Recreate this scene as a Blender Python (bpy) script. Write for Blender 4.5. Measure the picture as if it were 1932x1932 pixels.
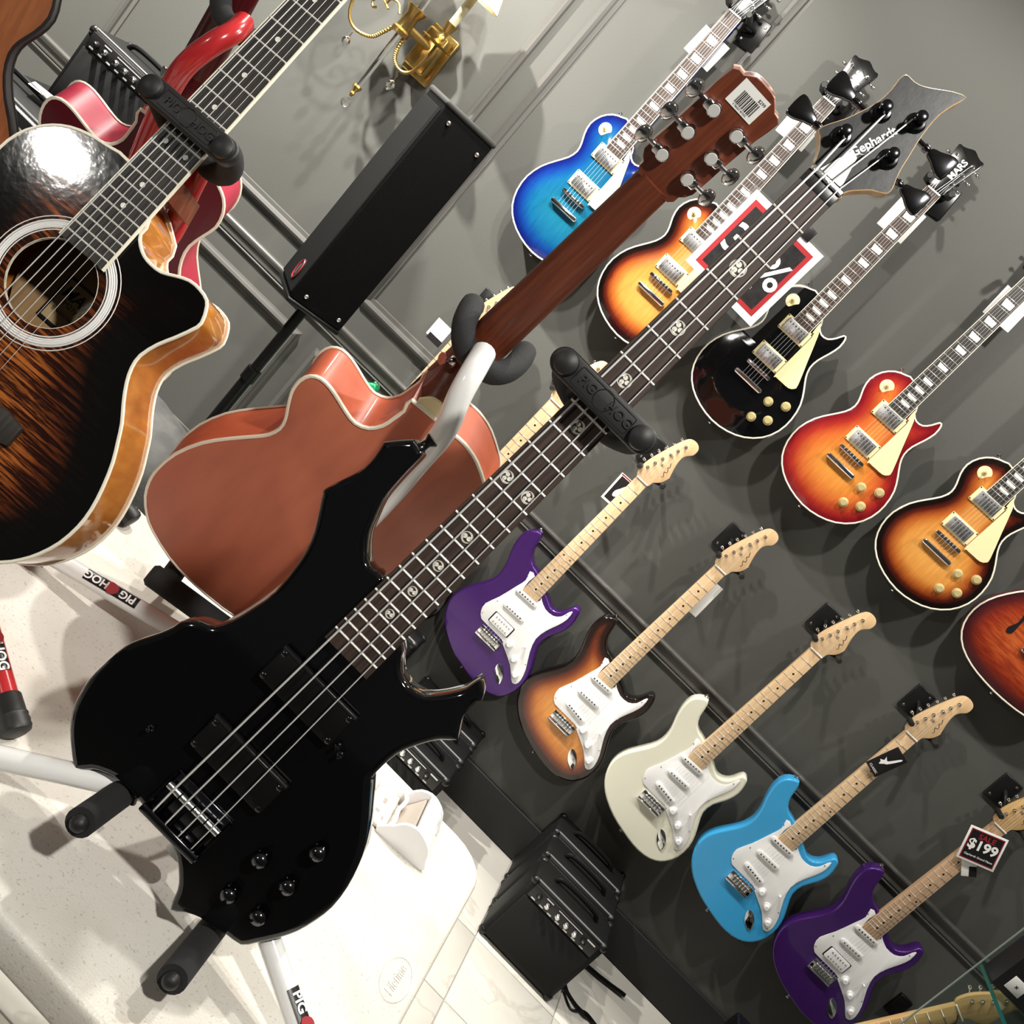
import bpy, bmesh, math, random
import numpy as np
from mathutils import Vector, Matrix
from mathutils.geometry import delaunay_2d_cdt
random.seed(7)
PI = math.pi
for o in list(bpy.data.objects): bpy.data.objects.remove(o, do_unlink=True)
S = bpy.context.scene
COL = S.collection

# ---------------------------------------------------------------- camera
cam = bpy.data.objects.new('camera', bpy.data.cameras.new('camera'))
COL.objects.link(cam)
_r = Vector((0.71071253, 0.22262176, 0.66732844)); _u = Vector((-0.69912245, 0.11806521, 0.70518679)); _f = Vector((-0.07820165, 0.96772938, -0.2395503))
cam.matrix_world = Matrix(((_r.x, _u.x, -_f.x, 0.0), (_r.y, _u.y, -_f.y, -3.026), (_r.z, _u.z, -_f.z, 1.555), (0, 0, 0, 1)))
cam.data.sensor_width = 36.0; cam.data.sensor_fit = 'HORIZONTAL'; cam.data.lens = 36.0 * 1935 / 1932
cam.data.clip_start = 0.02
S.camera = cam

# ---------------------------------------------------------------- world, lights, exposure
wd = bpy.data.worlds.new('world'); S.world = wd; wd.use_nodes = True
bg = wd.node_tree.nodes['Background']; bg.inputs[0].default_value = (1.0, 0.97, 0.92, 1); bg.inputs[1].default_value = 0.055
S.view_settings.view_transform = 'Standard'; S.view_settings.look = 'None'
S.view_settings.exposure = 0.0; S.view_settings.gamma = 1.0; S.view_settings.use_curve_mapping = False
LAMPS = [  # ceiling spots: position, aim, watts, cone degrees, lamp radius
    ((-2.70, -0.95, 2.93), (-2.05, 0.0, 1.10), 980, 84, .035),
    ((-1.25, -0.95, 2.93), (-1.20, -0.20, 0.9), 185, 112, .035),
    ((-0.60, -1.15, 2.93), (-0.55, -0.45, 0.8), 95, 150, .035),
    ((0.45, -1.05, 2.93), (0.50, -0.25, 0.8), 95, 150, .035),
    ((1.45, -1.00, 2.93), (1.40, 0.0, 0.6), 62, 112, .035),
    ((0.05, -1.50, 2.93), (-0.15, -1.80, 0.74), 65, 62, .03),
    ((0.42, -3.15, 2.93), (-0.20, -1.95, 1.15), 185, 54, .06),
    ((-3.55, -6.90, 2.93), (-1.0, -2.2, 1.2), 260, 60, .13),
    ((-0.95, -1.20, 2.93), (-0.95, 0.0, 1.00), 165, 60, .035),  # extra spot, added to lift the wall around the column speaker
]
for i, (p, t, w, c, rad) in enumerate(LAMPS):
    ld = bpy.data.lights.new('spot', 'SPOT'); ld.energy = w; ld.spot_size = math.radians(c); ld.spot_blend = 0.45
    ld.shadow_soft_size = rad; ld.color = (1.0, 0.96, 0.89)
    lo = bpy.data.objects.new('ceiling_spot_light', ld); COL.objects.link(lo)
    lo.location = p; lo.rotation_euler = (Vector(t) - Vector(p)).to_track_quat('-Z', 'Y').to_euler()

# ---------------------------------------------------------------- helpers
class MB:
    """collects raw geometry for one mesh"""
    def __init__(s): s.v = []; s.f = []; s.m = []
    def add(s, vs, fs, mi=0):
        b = len(s.v); s.v += [tuple(v) for v in vs]; s.f += [tuple(i + b for i in f) for f in fs]; s.m += [mi] * len(fs); return s
    def box(s, c, d, bev=0.0, R=None, mi=0):
        hx, hy, hz = d[0] / 2, d[1] / 2, d[2] / 2
        b = min(bev, hx * .95, hy * .95, hz * .95)
        if b <= 0:
            vs = [(x, y, z) for x in (-hx, hx) for y in (-hy, hy) for z in (-hz, hz)]
            fs = [(0, 1, 3, 2), (4, 6, 7, 5), (0, 4, 5, 1), (2, 3, 7, 6), (0, 2, 6, 4), (1, 5, 7, 3)]
        else:
            bm = bmesh.new()
            for x in (-1, 1):
                for y in (-1, 1):
                    for z in (-1, 1):
                        bm.verts.new((x * (hx - b), y * (hy - b), z * hz)); bm.verts.new((x * (hx - b), y * hy, z * (hz - b))); bm.verts.new((x * hx, y * (hy - b), z * (hz - b)))
                        k = b * 0.29
                        bm.verts.new((x * (hx - k), y * (hy - k), z * (hz - b))); bm.verts.new((x * (hx - k), y * (hy - b), z * (hz - k))); bm.verts.new((x * (hx - b), y * (hy - k), z * (hz - k)))
            bmesh.ops.convex_hull(bm, input=bm.verts); bmesh.ops.dissolve_limit(bm, angle_limit=0.01, verts=bm.verts, edges=bm.edges)
            bm.verts.index_update(); vs = [v.co[:] for v in bm.verts]; fs = [[v.index for v in f.verts] for f in bm.faces]; bm.free()
        vs = [Vector(v) for v in vs]
        if R is not None: vs = [R @ v for v in vs]
        c = Vector(c); return s.add([v + c for v in vs], fs, mi)
    def tube(s, path, r, n=8, caps=True, mi=0, closed=False):
        P = [Vector(p) for p in path]; N = len(P); rs = r if isinstance(r, (list, tuple)) else [r] * N
        T = []
        for i in range(N):
            a = P[(i - 1) % N] if (closed or i > 0) else P[i]; b = P[(i + 1) % N] if (closed or i < N - 1) else P[i]
            T.append((b - a).normalized())
        up = Vector((0, 0, 1)) if abs(T[0].z) < .9 else Vector((1, 0, 0))
        nrm = T[0].cross(up).normalized(); vs = []
        for i in range(N):
            nrm = (nrm - T[i] * nrm.dot(T[i])).normalized(); bi = T[i].cross(nrm)
            for k in range(n):
                a = 2 * PI * k / n; vs.append(P[i] + (nrm * math.cos(a) + bi * math.sin(a)) * rs[i])
        fs = []
        for i in range(N if closed else N - 1):
            j = (i + 1) % N
            for k in range(n): fs.append((i * n + k, i * n + (k + 1) % n, j * n + (k + 1) % n, j * n + k))
        if caps and not closed: fs.append(tuple(range(n))[::-1]); fs.append(tuple((N - 1) * n + k for k in range(n)))
        return s.add(vs, fs, mi)
    def lathe(s, prof, o=(0, 0, 0), axis=(0, 0, 1), n=16, mi=0, caps=True):
        ax = Vector(axis).normalized(); q = ax.to_track_quat('Z', 'Y'); o = Vector(o); vs = []; fs = []
        for r, h in prof:
            for k in range(n): vs.append(o + q @ Vector((max(r, 1e-5) * math.cos(2 * PI * k / n), max(r, 1e-5) * math.sin(2 * PI * k / n), h)))
        for i in range(len(prof) - 1):
            for k in range(n): fs.append((i * n + k, i * n + (k + 1) % n, (i + 1) * n + (k + 1) % n, (i + 1) * n + k))
        if caps: fs.append(tuple(range(n))[::-1]); fs.append(tuple((len(prof) - 1) * n + k for k in range(n)))
        return s.add(vs, fs, mi)
    def ball(s, c, r, n=12, sc=(1, 1, 1), mi=0):
        c = Vector(c); m = n // 2; vs = []; fs = []
        for i in range(m + 1):
            t = PI * i / m
            for k in range(n): vs.append(c + Vector((r * sc[0] * math.sin(t) * math.cos(2 * PI * k / n), r * sc[1] * math.sin(t) * math.sin(2 * PI * k / n), r * sc[2] * math.cos(t))))
        for i in range(m):
            for k in range(n): fs.append((i * n + k, (i + 1) * n + k, (i + 1) * n + (k + 1) % n, i * n + (k + 1) % n))
        return s.add(vs, fs, mi)
    def prism(s, out, z0, z1, bev=0.0, seg=2, mi=0, mtop=None, bev0=None):
        """closed outline in xy, extruded z0..z1 with rounded rims"""
        out = ccw(out); n = len(out); prof = []
        b0 = bev if bev0 is None else bev0
        for k in range(seg + 1 if b0 else 1):
            a = (PI / 2) * k / seg if b0 else 0
            prof.append((b0 * (1 - math.sin(a)) if b0 else 0, z0 + (b0 * (1 - math.cos(a)) if b0 else 0)))
        for k in range(seg + 1 if bev else 1):
            a = (PI / 2) * k / seg if bev else 0
            prof.append((bev * (1 - math.cos(a)) if bev else 0, z1 - (bev * (1 - math.sin(a)) if bev else 0)))
        vs = []; nr = normals2(out)
        for ins, z in prof:
            for (x, y), (nx, ny) in zip(out, nr): vs.append((x - nx * ins, y - ny * ins, z))
        fs = []
        for i in range(len(prof) - 1):
            for k in range(n): fs.append((i * n + k, i * n + (k + 1) % n, (i + 1) * n + (k + 1) % n, (i + 1) * n + k))
        s.add(vs, fs, mi); L = (len(prof) - 1) * n; b = len(s.v) - len(vs)
        s.f.append(tuple(b + k for k in range(n))[::-1]); s.m.append(mi)
        s.f.append(tuple(b + L + k for k in range(n))); s.m.append(mi if mtop is None else mtop)
        return s

def ccw(o):
    a = sum(o[i][0] * o[(i + 1) % len(o)][1] - o[(i + 1) % len(o)][0] * o[i][1] for i in range(len(o)))
    return list(o) if a > 0 else list(o)[::-1]
def normals2(o):
    n = len(o); r = []
    for i in range(n):
        ax, ay = o[i - 1]; bx, by = o[i]; cx, cy = o[(i + 1) % n]
        d1 = Vector((bx - ax, by - ay)); d2 = Vector((cx - bx, cy - by))
        d1 = d1.normalized() if d1.length > 1e-9 else d2.normalized(); d2 = d2.normalized() if d2.length > 1e-9 else d1
        m = Vector((d1.y + d2.y, -d1.x - d2.x))
        r.append(tuple(m.normalized()) if m.length > 1e-6 else (d1.y, -d1.x))
    return r
def smooth(pts, k=3, closed=True):
    n = len(pts); out = []
    for i in range(n if closed else n - 1):
        g = lambda j: Vector(pts[(i + j) % n] if closed else pts[max(0, min(n - 1, i + j))])
        a, b, c, d = g(-1), g(0), g(1), g(2)
        for t in range(k):
            t /= k; out.append(tuple(0.5 * ((2 * b) + (c - a) * t + (2 * a - 5 * b + 4 * c - d) * t * t + (3 * b - a - 3 * c + d) * t ** 3)))
    if not closed: out.append(tuple(pts[-1]))
    return out
def rrect(x0, x1, y0, y1, r, n=4):
    o = []
    for cx, cy, a0 in ((x1 - r, y1 - r, 0), (x0 + r, y1 - r, PI / 2), (x0 + r, y0 + r, PI), (x1 - r, y0 + r, 3 * PI / 2)):
        for k in range(n + 1): o.append((cx + r * math.cos(a0 + PI / 2 * k / n), cy + r * math.sin(a0 + PI / 2 * k / n)))
    return o
def circ(cx, cy, r, n=24, sy=1.0): return [(cx + r * math.cos(2 * PI * k / n), cy + sy * r * math.sin(2 * PI * k / n)) for k in range(n)]
def dist_to(out, P):
    O = np.array(out); A = O; B = np.roll(O, -1, 0); P = np.array(P); D = np.full(len(P), 1e9)
    for a, b in zip(A, B):
        ab = b - a; t = np.clip(((P - a) @ ab) / max(ab @ ab, 1e-12), 0, 1); q = a + t[:, None] * ab
        D = np.minimum(D, np.hypot(*(P - q).T))
    return D
def inside(out, P):
    O = np.array(out); P = np.array(P); c = np.zeros(len(P), bool); n = len(O)
    for i in range(n):
        x1, y1 = O[i]; x2, y2 = O[i - 1]
        hit = ((y1 > P[:, 1]) != (y2 > P[:, 1])) & (P[:, 0] < (x2 - x1) * (P[:, 1] - y1) / ((y2 - y1) if y2 != y1 else 1e-12) + x1)
        c ^= hit
    return c

MC = {}
def mesh(mb, ang=38, flat=False, edge=None):
    me = bpy.data.meshes.new('m'); me.from_pydata(mb.v, [], mb.f); me.validate(); me.update()
    if any(mb.m) and len(mb.m) == len(me.polygons): me.polygons.foreach_set('material_index', mb.m)
    if not flat:
        me.polygons.foreach_set('use_smooth', [True] * len(me.polygons)); me.set_sharp_from_angle(angle=math.radians(ang))
    if edge is not None and len(edge) == len(me.vertices):
        me.attributes.new('edge', 'FLOAT', 'POINT').data.foreach_set('value', list(map(float, edge)))
    return me
def cached(key, fn, **k):
    if key not in MC: MC[key] = mesh(fn(), **k)
    return MC[key]
def P(name, g, mat, parent=None, loc=None, rot=None, scale=None, label=None, kind=None, **k):
    me = g if isinstance(g, bpy.types.Mesh) else mesh(g, **k)
    mats = mat if isinstance(mat, (list, tuple)) else [mat]
    if len(me.materials) == 0:
        for m in mats: me.materials.append(m)
    o = bpy.data.objects.new(name, me); COL.objects.link(o)
    if me.materials[0] != mats[0]:
        for i, m in enumerate(mats): o.material_slots[i].link = 'OBJECT'; o.material_slots[i].material = m
    if parent is not None: o.parent = parent
    if loc is not None: o.location = loc
    if rot is not None: o.rotation_euler = rot
    if scale is not None: o.scale = scale
    if label: o['label'] = label
    if kind: o['kind'] = kind
    return o
def T(name, label, cat, loc=(0, 0, 0), rot=(0, 0, 0), group=None):
    o = bpy.data.objects.new(name, None); COL.objects.link(o); o.empty_display_size = 0.05
    o.location = loc; o.rotation_euler = rot; o['label'] = label; o['category'] = cat
    if group: o['group'] = group
    return o
def tag(o, label, cat, group=None):
    o['label'] = label; o['category'] = cat
    if group: o['group'] = group
    return o
def struct(o): o['kind'] = 'structure'; return o
def frame_matrix(O, a, b, c):
    ex = Vector((math.cos(a), math.sin(a), 0)); nz = Vector((math.sin(a), -math.cos(a), 0)); up = Vector((0, 0, 1))
    ey = math.cos(b) * up - math.sin(b) * nz; ez = math.cos(b) * nz + math.sin(b) * up
    x = math.cos(c) * ex + math.sin(c) * ey; y = -math.sin(c) * ex + math.cos(c) * ey
    return Matrix(((x.x, y.x, ez.x, O[0]), (x.y, y.y, ez.y, O[1]), (x.z, y.z, ez.z, O[2]), (0, 0, 0, 1)))
_txt = {}
def text(s, size, ext=0.0004, bold=0.0, shear=0.0):
    k = (s, size, ext, bold, shear)
    if k not in _txt:
        cu = bpy.data.curves.new('t', 'FONT'); cu.body = s; cu.size = size; cu.extrude = ext; cu.align_x = 'CENTER'; cu.align_y = 'CENTER'; cu.offset = bold; cu.shear = shear; cu.resolution_u = 3
        o = bpy.data.objects.new('t', cu); COL.objects.link(o); bpy.context.view_layer.update()
        _txt[k] = bpy.data.meshes.new_from_object(o.evaluated_get(bpy.context.evaluated_depsgraph_get())); _txt[k].materials.clear()
        bpy.data.objects.remove(o)
    return _txt[k]

# ---------------------------------------------------------------- materials
def M(name, col, rough=.5, metal=0., coat=0., bump=0., bscale=200., var=0., vscale=20., spec=.5, trans=0., alpha=1., ior=1.45, emit=0.):
    m = bpy.data.materials.new(name); m.use_nodes = True; nt = m.node_tree; b = nt.nodes['Principled BSDF']
    c = (*col, 1)
    b.inputs['Base Color'].default_value = c; b.inputs['Roughness'].default_value = rough; b.inputs['Metallic'].default_value = metal
    b.inputs['Coat Weight'].default_value = coat; b.inputs['Coat Roughness'].default_value = .04; b.inputs['Specular IOR Level'].default_value = spec
    b.inputs['Transmission Weight'].default_value = trans; b.inputs['Alpha'].default_value = alpha; b.inputs['IOR'].default_value = ior
    if emit: b.inputs['Emission Color'].default_value = c; b.inputs['Emission Strength'].default_value = emit
    tc = nt.nodes.new('ShaderNodeTexCoord')
    if var:
        nz = nt.nodes.new('ShaderNodeTexNoise'); nz.inputs['Scale'].default_value = vscale; nz.inputs['Detail'].default_value = 4
        mr = nt.nodes.new('ShaderNodeMapRange'); mr.inputs[1].default_value = .3; mr.inputs[2].default_value = .7; mr.inputs[3].default_value = 1 - var; mr.inputs[4].default_value = 1 + var
        mx = nt.nodes.new('ShaderNodeMix'); mx.data_type = 'RGBA'; mx.blend_type = 'MULTIPLY'; mx.inputs[0].default_value = 1; mx.inputs[6].default_value = c
        nt.links.new(tc.outputs['Object'], nz.inputs['Vector']); nt.links.new(nz.outputs[0], mr.inputs[0]); nt.links.new(mr.outputs[0], mx.inputs[7]); nt.links.new(mx.outputs[2], b.inputs['Base Color'])
    if bump:
        n2 = nt.nodes.new('ShaderNodeTexNoise'); n2.inputs['Scale'].default_value = bscale; n2.inputs['Detail'].default_value = 3
        bp = nt.nodes.new('ShaderNodeBump'); bp.inputs['Strength'].default_value = bump; bp.inputs['Distance'].default_value = .002
        nt.links.new(tc.outputs['Object'], n2.inputs['Vector']); nt.links.new(n2.outputs[0], bp.inputs['Height']); nt.links.new(bp.outputs[0], b.inputs['Normal'])
    return m
def wood(name, c1, c2, scl=(60, 4, 60), rough=.4, coat=.3, lo=.35, hi=.65):
    m = M(name, c1, rough, coat=coat); nt = m.node_tree; b = nt.nodes['Principled BSDF']
    tc = nt.nodes.new('ShaderNodeTexCoord'); mp = nt.nodes.new('ShaderNodeMapping'); mp.inputs['Scale'].default_value = scl
    nz = nt.nodes.new('ShaderNodeTexNoise'); nz.inputs['Scale'].default_value = 3.; nz.inputs['Detail'].default_value = 5
    cr = nt.nodes.new('ShaderNodeValToRGB'); cr.color_ramp.elements[0].position = lo; cr.color_ramp.elements[1].position = hi
    cr.color_ramp.elements[0].color = (*c1, 1); cr.color_ramp.elements[1].color = (*c2, 1)
    nt.links.new(tc.outputs['Object'], mp.inputs[0]); nt.links.new(mp.outputs[0], nz.inputs['Vector']); nt.links.new(nz.outputs[0], cr.inputs[0]); nt.links.new(cr.outputs[0], b.inputs['Base Color'])
    return m
def burst(name, stops, rough=.12, coat=.6, flame=None, bump=0.):
    """finish whose colour runs from the rim of the body to its centre; stops = (distance from rim in m, colour)"""
    m = M(name, stops[-1][1], rough, coat=coat, bump=bump, bscale=70); nt = m.node_tree; b = nt.nodes['Principled BSDF']
    at = nt.nodes.new('ShaderNodeAttribute'); at.attribute_name = 'edge'
    mx = stops[-1][0]; mr = nt.nodes.new('ShaderNodeMapRange'); mr.inputs[2].default_value = mx
    cr = nt.nodes.new('ShaderNodeValToRGB'); e = cr.color_ramp.elements
    while len(e) < len(stops): e.new(.5)
    for k, (d, c) in enumerate(stops): e[k].position = d / mx; e[k].color = (*c, 1)
    tc = nt.nodes.new('ShaderNodeTexCoord'); mp = nt.nodes.new('ShaderNodeMapping'); nz = nt.nodes.new('ShaderNodeTexNoise')
    mp.inputs['Scale'].default_value = flame['scale'] if flame else (40, 5, 1); mp.inputs['Rotation'].default_value = (0, 0, flame.get('rot', 0) if flame else 0)
    nz.inputs['Scale'].default_value = 3; nz.inputs['Detail'].default_value = 6; nz.inputs['Roughness'].default_value = .6
    nt.links.new(tc.outputs['Object'], mp.inputs[0]); nt.links.new(mp.outputs[0], nz.inputs['Vector'])
    nt.links.new(at.outputs['Fac'], mr.inputs[0]); nt.links.new(mr.outputs[0], cr.inputs[0])
    mix = nt.nodes.new('ShaderNodeMix'); mix.data_type = 'RGBA'
    r2 = nt.nodes.new('ShaderNodeValToRGB'); r2.color_ramp.elements[0].position = flame.get('lo', .45) if flame else .3; r2.color_ramp.elements[1].position = flame.get('hi', .55) if flame else .7
    nt.links.new(nz.outputs[0], r2.inputs[0])
    if flame:
        mix.blend_type = 'MIX'; nt.links.new(r2.outputs[0], mix.inputs[0]); nt.links.new(cr.outputs[0], mix.inputs[6])
        c2 = nt.nodes.new('ShaderNodeValToRGB'); e = c2.color_ramp.elements; st = flame['stops']
        while len(e) < len(st): e.new(.5)
        for k, (d, c) in enumerate(st): e[k].position = d / mx; e[k].color = (*c, 1)
        nt.links.new(mr.outputs[0], c2.inputs[0]); nt.links.new(c2.outputs[0], mix.inputs[7])
    else:
        mix.blend_type = 'MULTIPLY'; mix.inputs[0].default_value = .25; nt.links.new(cr.outputs[0], mix.inputs[6]); nt.links.new(r2.outputs[0], mix.inputs[7])
    nt.links.new(mix.outputs[2], b.inputs['Base Color'])
    return m
BLK = M('gloss_black_lacquer', (.0025, .0025, .003), .07, coat=.5)
BLK2 = M('black_lacquer', (.004, .004, .004), .22, coat=.2)
MBLK = M('matt_black_plastic', (.004, .004, .004), .35, spec=.25)
SATB = M('satin_black_metal', (.012, .012, .012), .3, metal=.3)
FOAM = M('black_foam', (.017, .017, .018), .85, bump=.5, bscale=900)
RUB = M('black_rubber', (.013, .013, .013), .5)
CHR = M('chrome', (.82, .82, .84), .08, metal=1.)
CHRD = M('brushed_nickel', (.62, .62, .62), .25, metal=1., bump=.2, bscale=600)
DCHR = M('black_chrome', (.10, .10, .11), .15, metal=1.)
STL = M('steel_string', (.86, .86, .86), .38, metal=.45)
FRT = M('fret_wire', (.88, .86, .80), .32, metal=.45)
CRM = M('cream_plastic', (.80, .70, .40), .3)
IVO = M('ivory_binding', (.85, .80, .66), .35)
WPL = M('white_plastic', (.82, .82, .82), .25, var=.02)
PRL = M('pearl_inlay', (.80, .78, .70), .25, var=.12, vscale=300)
BONE = M('bone_nut', (.85, .83, .75), .4)
GOLD = M('amber_knob', (.62, .52, .25), .25, metal=.3)
MAPLE = wood('maple', (.78, .56, .33), (.68, .45, .24), (45, 3, 45), .35, .3)
MAPLE2 = wood('maple_warm', (.72, .47, .22), (.55, .33, .13), (45, 3, 45), .35, .3)
ROSE = wood('rosewood', (.026, .015, .011), (.056, .034, .026), (90, 5, 90), .55, .05)
ROSED = wood('dark_rosewood', (.018, .016, .014), (.035, .03, .027), (90, 5, 90), .5, .05)
MAHO = wood('mahogany_stain', (.16, .038, .016), (.105, .024, .010), (70, 4, 70), .42, .15)
MAHOR = wood('red_mahogany', (.075, .004, .006), (.05, .002, .004), (70, 4, 70), .3, .3)
PAPER = M('white_card', (.85, .85, .82), .6)
PRED = M('printed_red', (.30, .02, .025), .4)
PBLK = M('printed_black', (.012, .011, .012), .35)
PWHT = M('printed_white', (.85, .85, .84), .5)
STW = M('white_enamel_tube', (.80, .80, .79), .18, coat=.4)
STR = M('red_enamel_tube', (.42, .022, .026), .2, coat=.5)
BRASS = M('antique_brass', (.55, .37, .12), .28, metal=1., var=.15, vscale=60)
GLS = M('crystal_glass', (1, 1, 1), .02, trans=1., ior=1.5)
# ================================================================ room shell
WALL = M('grey_wall_paint', (.079, .0797, .0725), .62, spec=.3, bump=.12, bscale=260, var=.015, vscale=3)
TRIM = M('grey_trim_paint', (.088, .086, .080), .28)
BASE = M('black_baseboard', (.010, .010, .010), .55)
CEIL = M('ceiling_paint', (.55, .54, .52), .8)
def bxo(name, x0, x1, y0, y1, z0, z1, mat, bev=0, parent=None):
    return P(name, MB().box(((x0 + x1) / 2, (y0 + y1) / 2, (z0 + z1) / 2), (x1 - x0, y1 - y0, z1 - z0), bev), mat, parent)
struct(bxo('wall_back', -5, 4.5, 0, .12, 0, 3.0, WALL))
struct(bxo('ceiling', -6, 4.5, -9, .12, 3.0, 3.1, CEIL))
struct(bxo('baseboard_back', -5, 4.5, -.016, 0, 0, .139, BASE, .004))
FLO = M('grout', (.34, .325, .295), .8)
fl = struct(bxo('floor', -6, 4.5, -9, .12, -.06, -.003, FLO))
def marble():
    m = M('marble_tile', (.62, .60, .54), .22); nt = m.node_tree; b = nt.nodes['Principled BSDF']
    ge = nt.nodes.new('ShaderNodeNewGeometry'); n1 = nt.nodes.new('ShaderNodeTexNoise'); n1.inputs['Scale'].default_value = 2.6; n1.inputs['Detail'].default_value = 7; n1.inputs['Distortion'].default_value = 1.2
    oi = nt.nodes.new('ShaderNodeObjectInfo'); ad = nt.nodes.new('ShaderNodeVectorMath'); mu = nt.nodes.new('ShaderNodeMath'); mu.operation = 'MULTIPLY'; mu.inputs[1].default_value = 9
    cb = nt.nodes.new('ShaderNodeCombineXYZ'); nt.links.new(oi.outputs['Random'], mu.inputs[0]); nt.links.new(mu.outputs[0], cb.inputs[2])
    nt.links.new(ge.outputs['Position'], ad.inputs[0]); nt.links.new(cb.outputs[0], ad.inputs[1]); nt.links.new(ad.outputs[0], n1.inputs['Vector'])
    cr = nt.nodes.new('ShaderNodeValToRGB'); e = cr.color_ramp.elements; e.new(.5); e.new(.54)
    for k, (p, c) in enumerate([(.30, (.55, .53, .47)), (.485, (.60, .58, .525)), (.51, (.51, .485, .425)), (.535, (.61, .59, .535))]): e[k].position = p; e[k].color = (*c, 1)
    nt.links.new(n1.outputs[0], cr.inputs[0]); nt.links.new(cr.outputs[0], b.inputs['Base Color'])
    return m
TILE = marble(); tl = .2985
tm = mesh(MB().box((0, 0, 0), (tl - .004, tl - .004, .008), .0012))
far = MB()
for i in range(-13, 14):
    for j in range(0, 16):
        cx = .521 + tl * (i + .5); cy = -.475 + tl * (1.5 - j) - .0
        if cy + tl / 2 > 0.1: continue
        if -5 <= i <= 5 and j <= 8: P('tile', tm, TILE, fl, (cx, cy, -.004 + .0006 * random.random()))
        else: far.box((cx, cy, -.004), (tl - .004, tl - .004, .008), .0012)
P('far_tiles', far, TILE, fl, kind='stuff')
# chair rail: flat band, top bead and lower bead
cr_ = MB(); prof = [(0, .798), (-.006, .798), (-.009, .802), (-.006, .807), (-.010, .811), (-.011, .832), (-.016, .838), (-.022, .845), (-.022, .850), (-.018, .854), (0, .854)]
cr_.add([(x, y, z) for x in (-5, 4.5) for y, z in prof], [(k, k + 1, len(prof) + k + 1, len(prof) + k) for k in range(len(prof) - 1)] + [tuple(range(len(prof)))[::-1], tuple(range(len(prof), 2 * len(prof)))])
struct(P('trim_1', cr_, TRIM, ang=25))
def panel_frame(name, x0, x1, z0, z1):
    pr = [(0, 0), (.007, -.003), (.010, -.013), (.018, -.016), (.026, -.012), (.030, -.006), (.042, -.004), (.044, 0)]
    g = MB(); vs = []
    for ins, y in pr: vs += [(x0 + ins, y, z0 + ins), (x1 - ins, y, z0 + ins), (x1 - ins, y, z1 - ins), (x0 + ins, y, z1 - ins)]
    fs = [(4 * k + c, 4 * k + (c + 1) % 4, 4 * k + 4 + (c + 1) % 4, 4 * k + 4 + c) for k in range(len(pr) - 1) for c in range(4)]
    struct(P(name, g.add(vs, fs), TRIM, ang=20))
panel_frame('trim_2', -2.235, -1.106, .938, 2.75); panel_frame('trim_3', -1.045, -.604, .938, 2.75)
panel_frame('trim_4', -2.235, -1.106, .2, .742); panel_frame('trim_5', -1.045, -.604, .2, .742)
for i, (p, t, w, c, rad) in enumerate(LAMPS):
    L = T('ceiling_light', 'white recessed ceiling spot ' + ['far left over the wall', 'above the wall sconce', 'above the blue guitar', 'above the cherry guitar', 'above the display case', 'over the folding table', 'just behind the viewer', 'far back in the room', 'added to brighten the wall by the column speaker'][i], 'ceiling light', (p[0], p[1], 3.0))
    P('trim_ring', cached('cring', lambda: MB().lathe([(.055, 0), (.085, 0), (.085, -.012), (.078, -.018), (.055, -.016), (.055, 0)], n=24, caps=False)), WPL, L)

# ================================================================ folding table
def plast():
    m = M('mottled_table_plastic', (.80, .79, .74), .38, bump=.25, bscale=350); nt = m.node_tree; b = nt.nodes['Principled BSDF']
    tc = nt.nodes.new('ShaderNodeTexCoord'); n1 = nt.nodes.new('ShaderNodeTexNoise'); n1.inputs['Scale'].default_value = 7; n1.inputs['Detail'].default_value = 6
    n2 = nt.nodes.new('ShaderNodeTexNoise'); n2.inputs['Scale'].default_value = 260
    cr = nt.nodes.new('ShaderNodeValToRGB'); cr.color_ramp.elements[0].position = .35; cr.color_ramp.elements[1].position = .6; cr.color_ramp.elements[0].color = (.60, .565, .495, 1); cr.color_ramp.elements[1].color = (.68, .66, .61, 1)
    c2 = nt.nodes.new('ShaderNodeValToRGB'); c2.color_ramp.elements[0].position = .28; c2.color_ramp.elements[1].position = .38; c2.color_ramp.elements[0].color = (.55, .52, .48, 1)
    mx = nt.nodes.new('ShaderNodeMix'); mx.data_type = 'RGBA'; mx.blend_type = 'MULTIPLY'; mx.inputs[0].default_value = .6
    for n in (n1, n2): nt.links.new(tc.outputs['Object'], n.inputs['Vector'])
    nt.links.new(n1.outputs[0], cr.inputs[0]); nt.links.new(n2.outputs[0], c2.inputs[0]); nt.links.new(cr.outputs[0], mx.inputs[6]); nt.links.new(c2.outputs[0], mx.inputs[7]); nt.links.new(mx.outputs[2], b.inputs['Base Color'])
    return m
TPL = plast(); GST = M('grey_table_steel', (.30, .30, .31), .35, metal=.6)
tb = T('folding_table', 'long white plastic folding table carrying the guitar stands', 'table', (-.675, -1.882, 0))
tp = P('tabletop', MB().prism(smooth(rrect(-.915, .915, -.3675, .3675, .07, 5), 1), .692, .74, .010, 4), TPL, tb)
lg = T; ov = MB(); ov.tube([(x, y, .7402) for x, y in circ(.880, -.006, .021, 40, 2.05)], .0012, 5, closed=True)
lo_ = P('embossed_oval', ov, TPL, tp)
lt = P('embossed_lettering', text('Lifetime', .019, .0006), TPL, tp, loc=(.880, -.006, .7404), rot=(0, 0, PI / 2))
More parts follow.
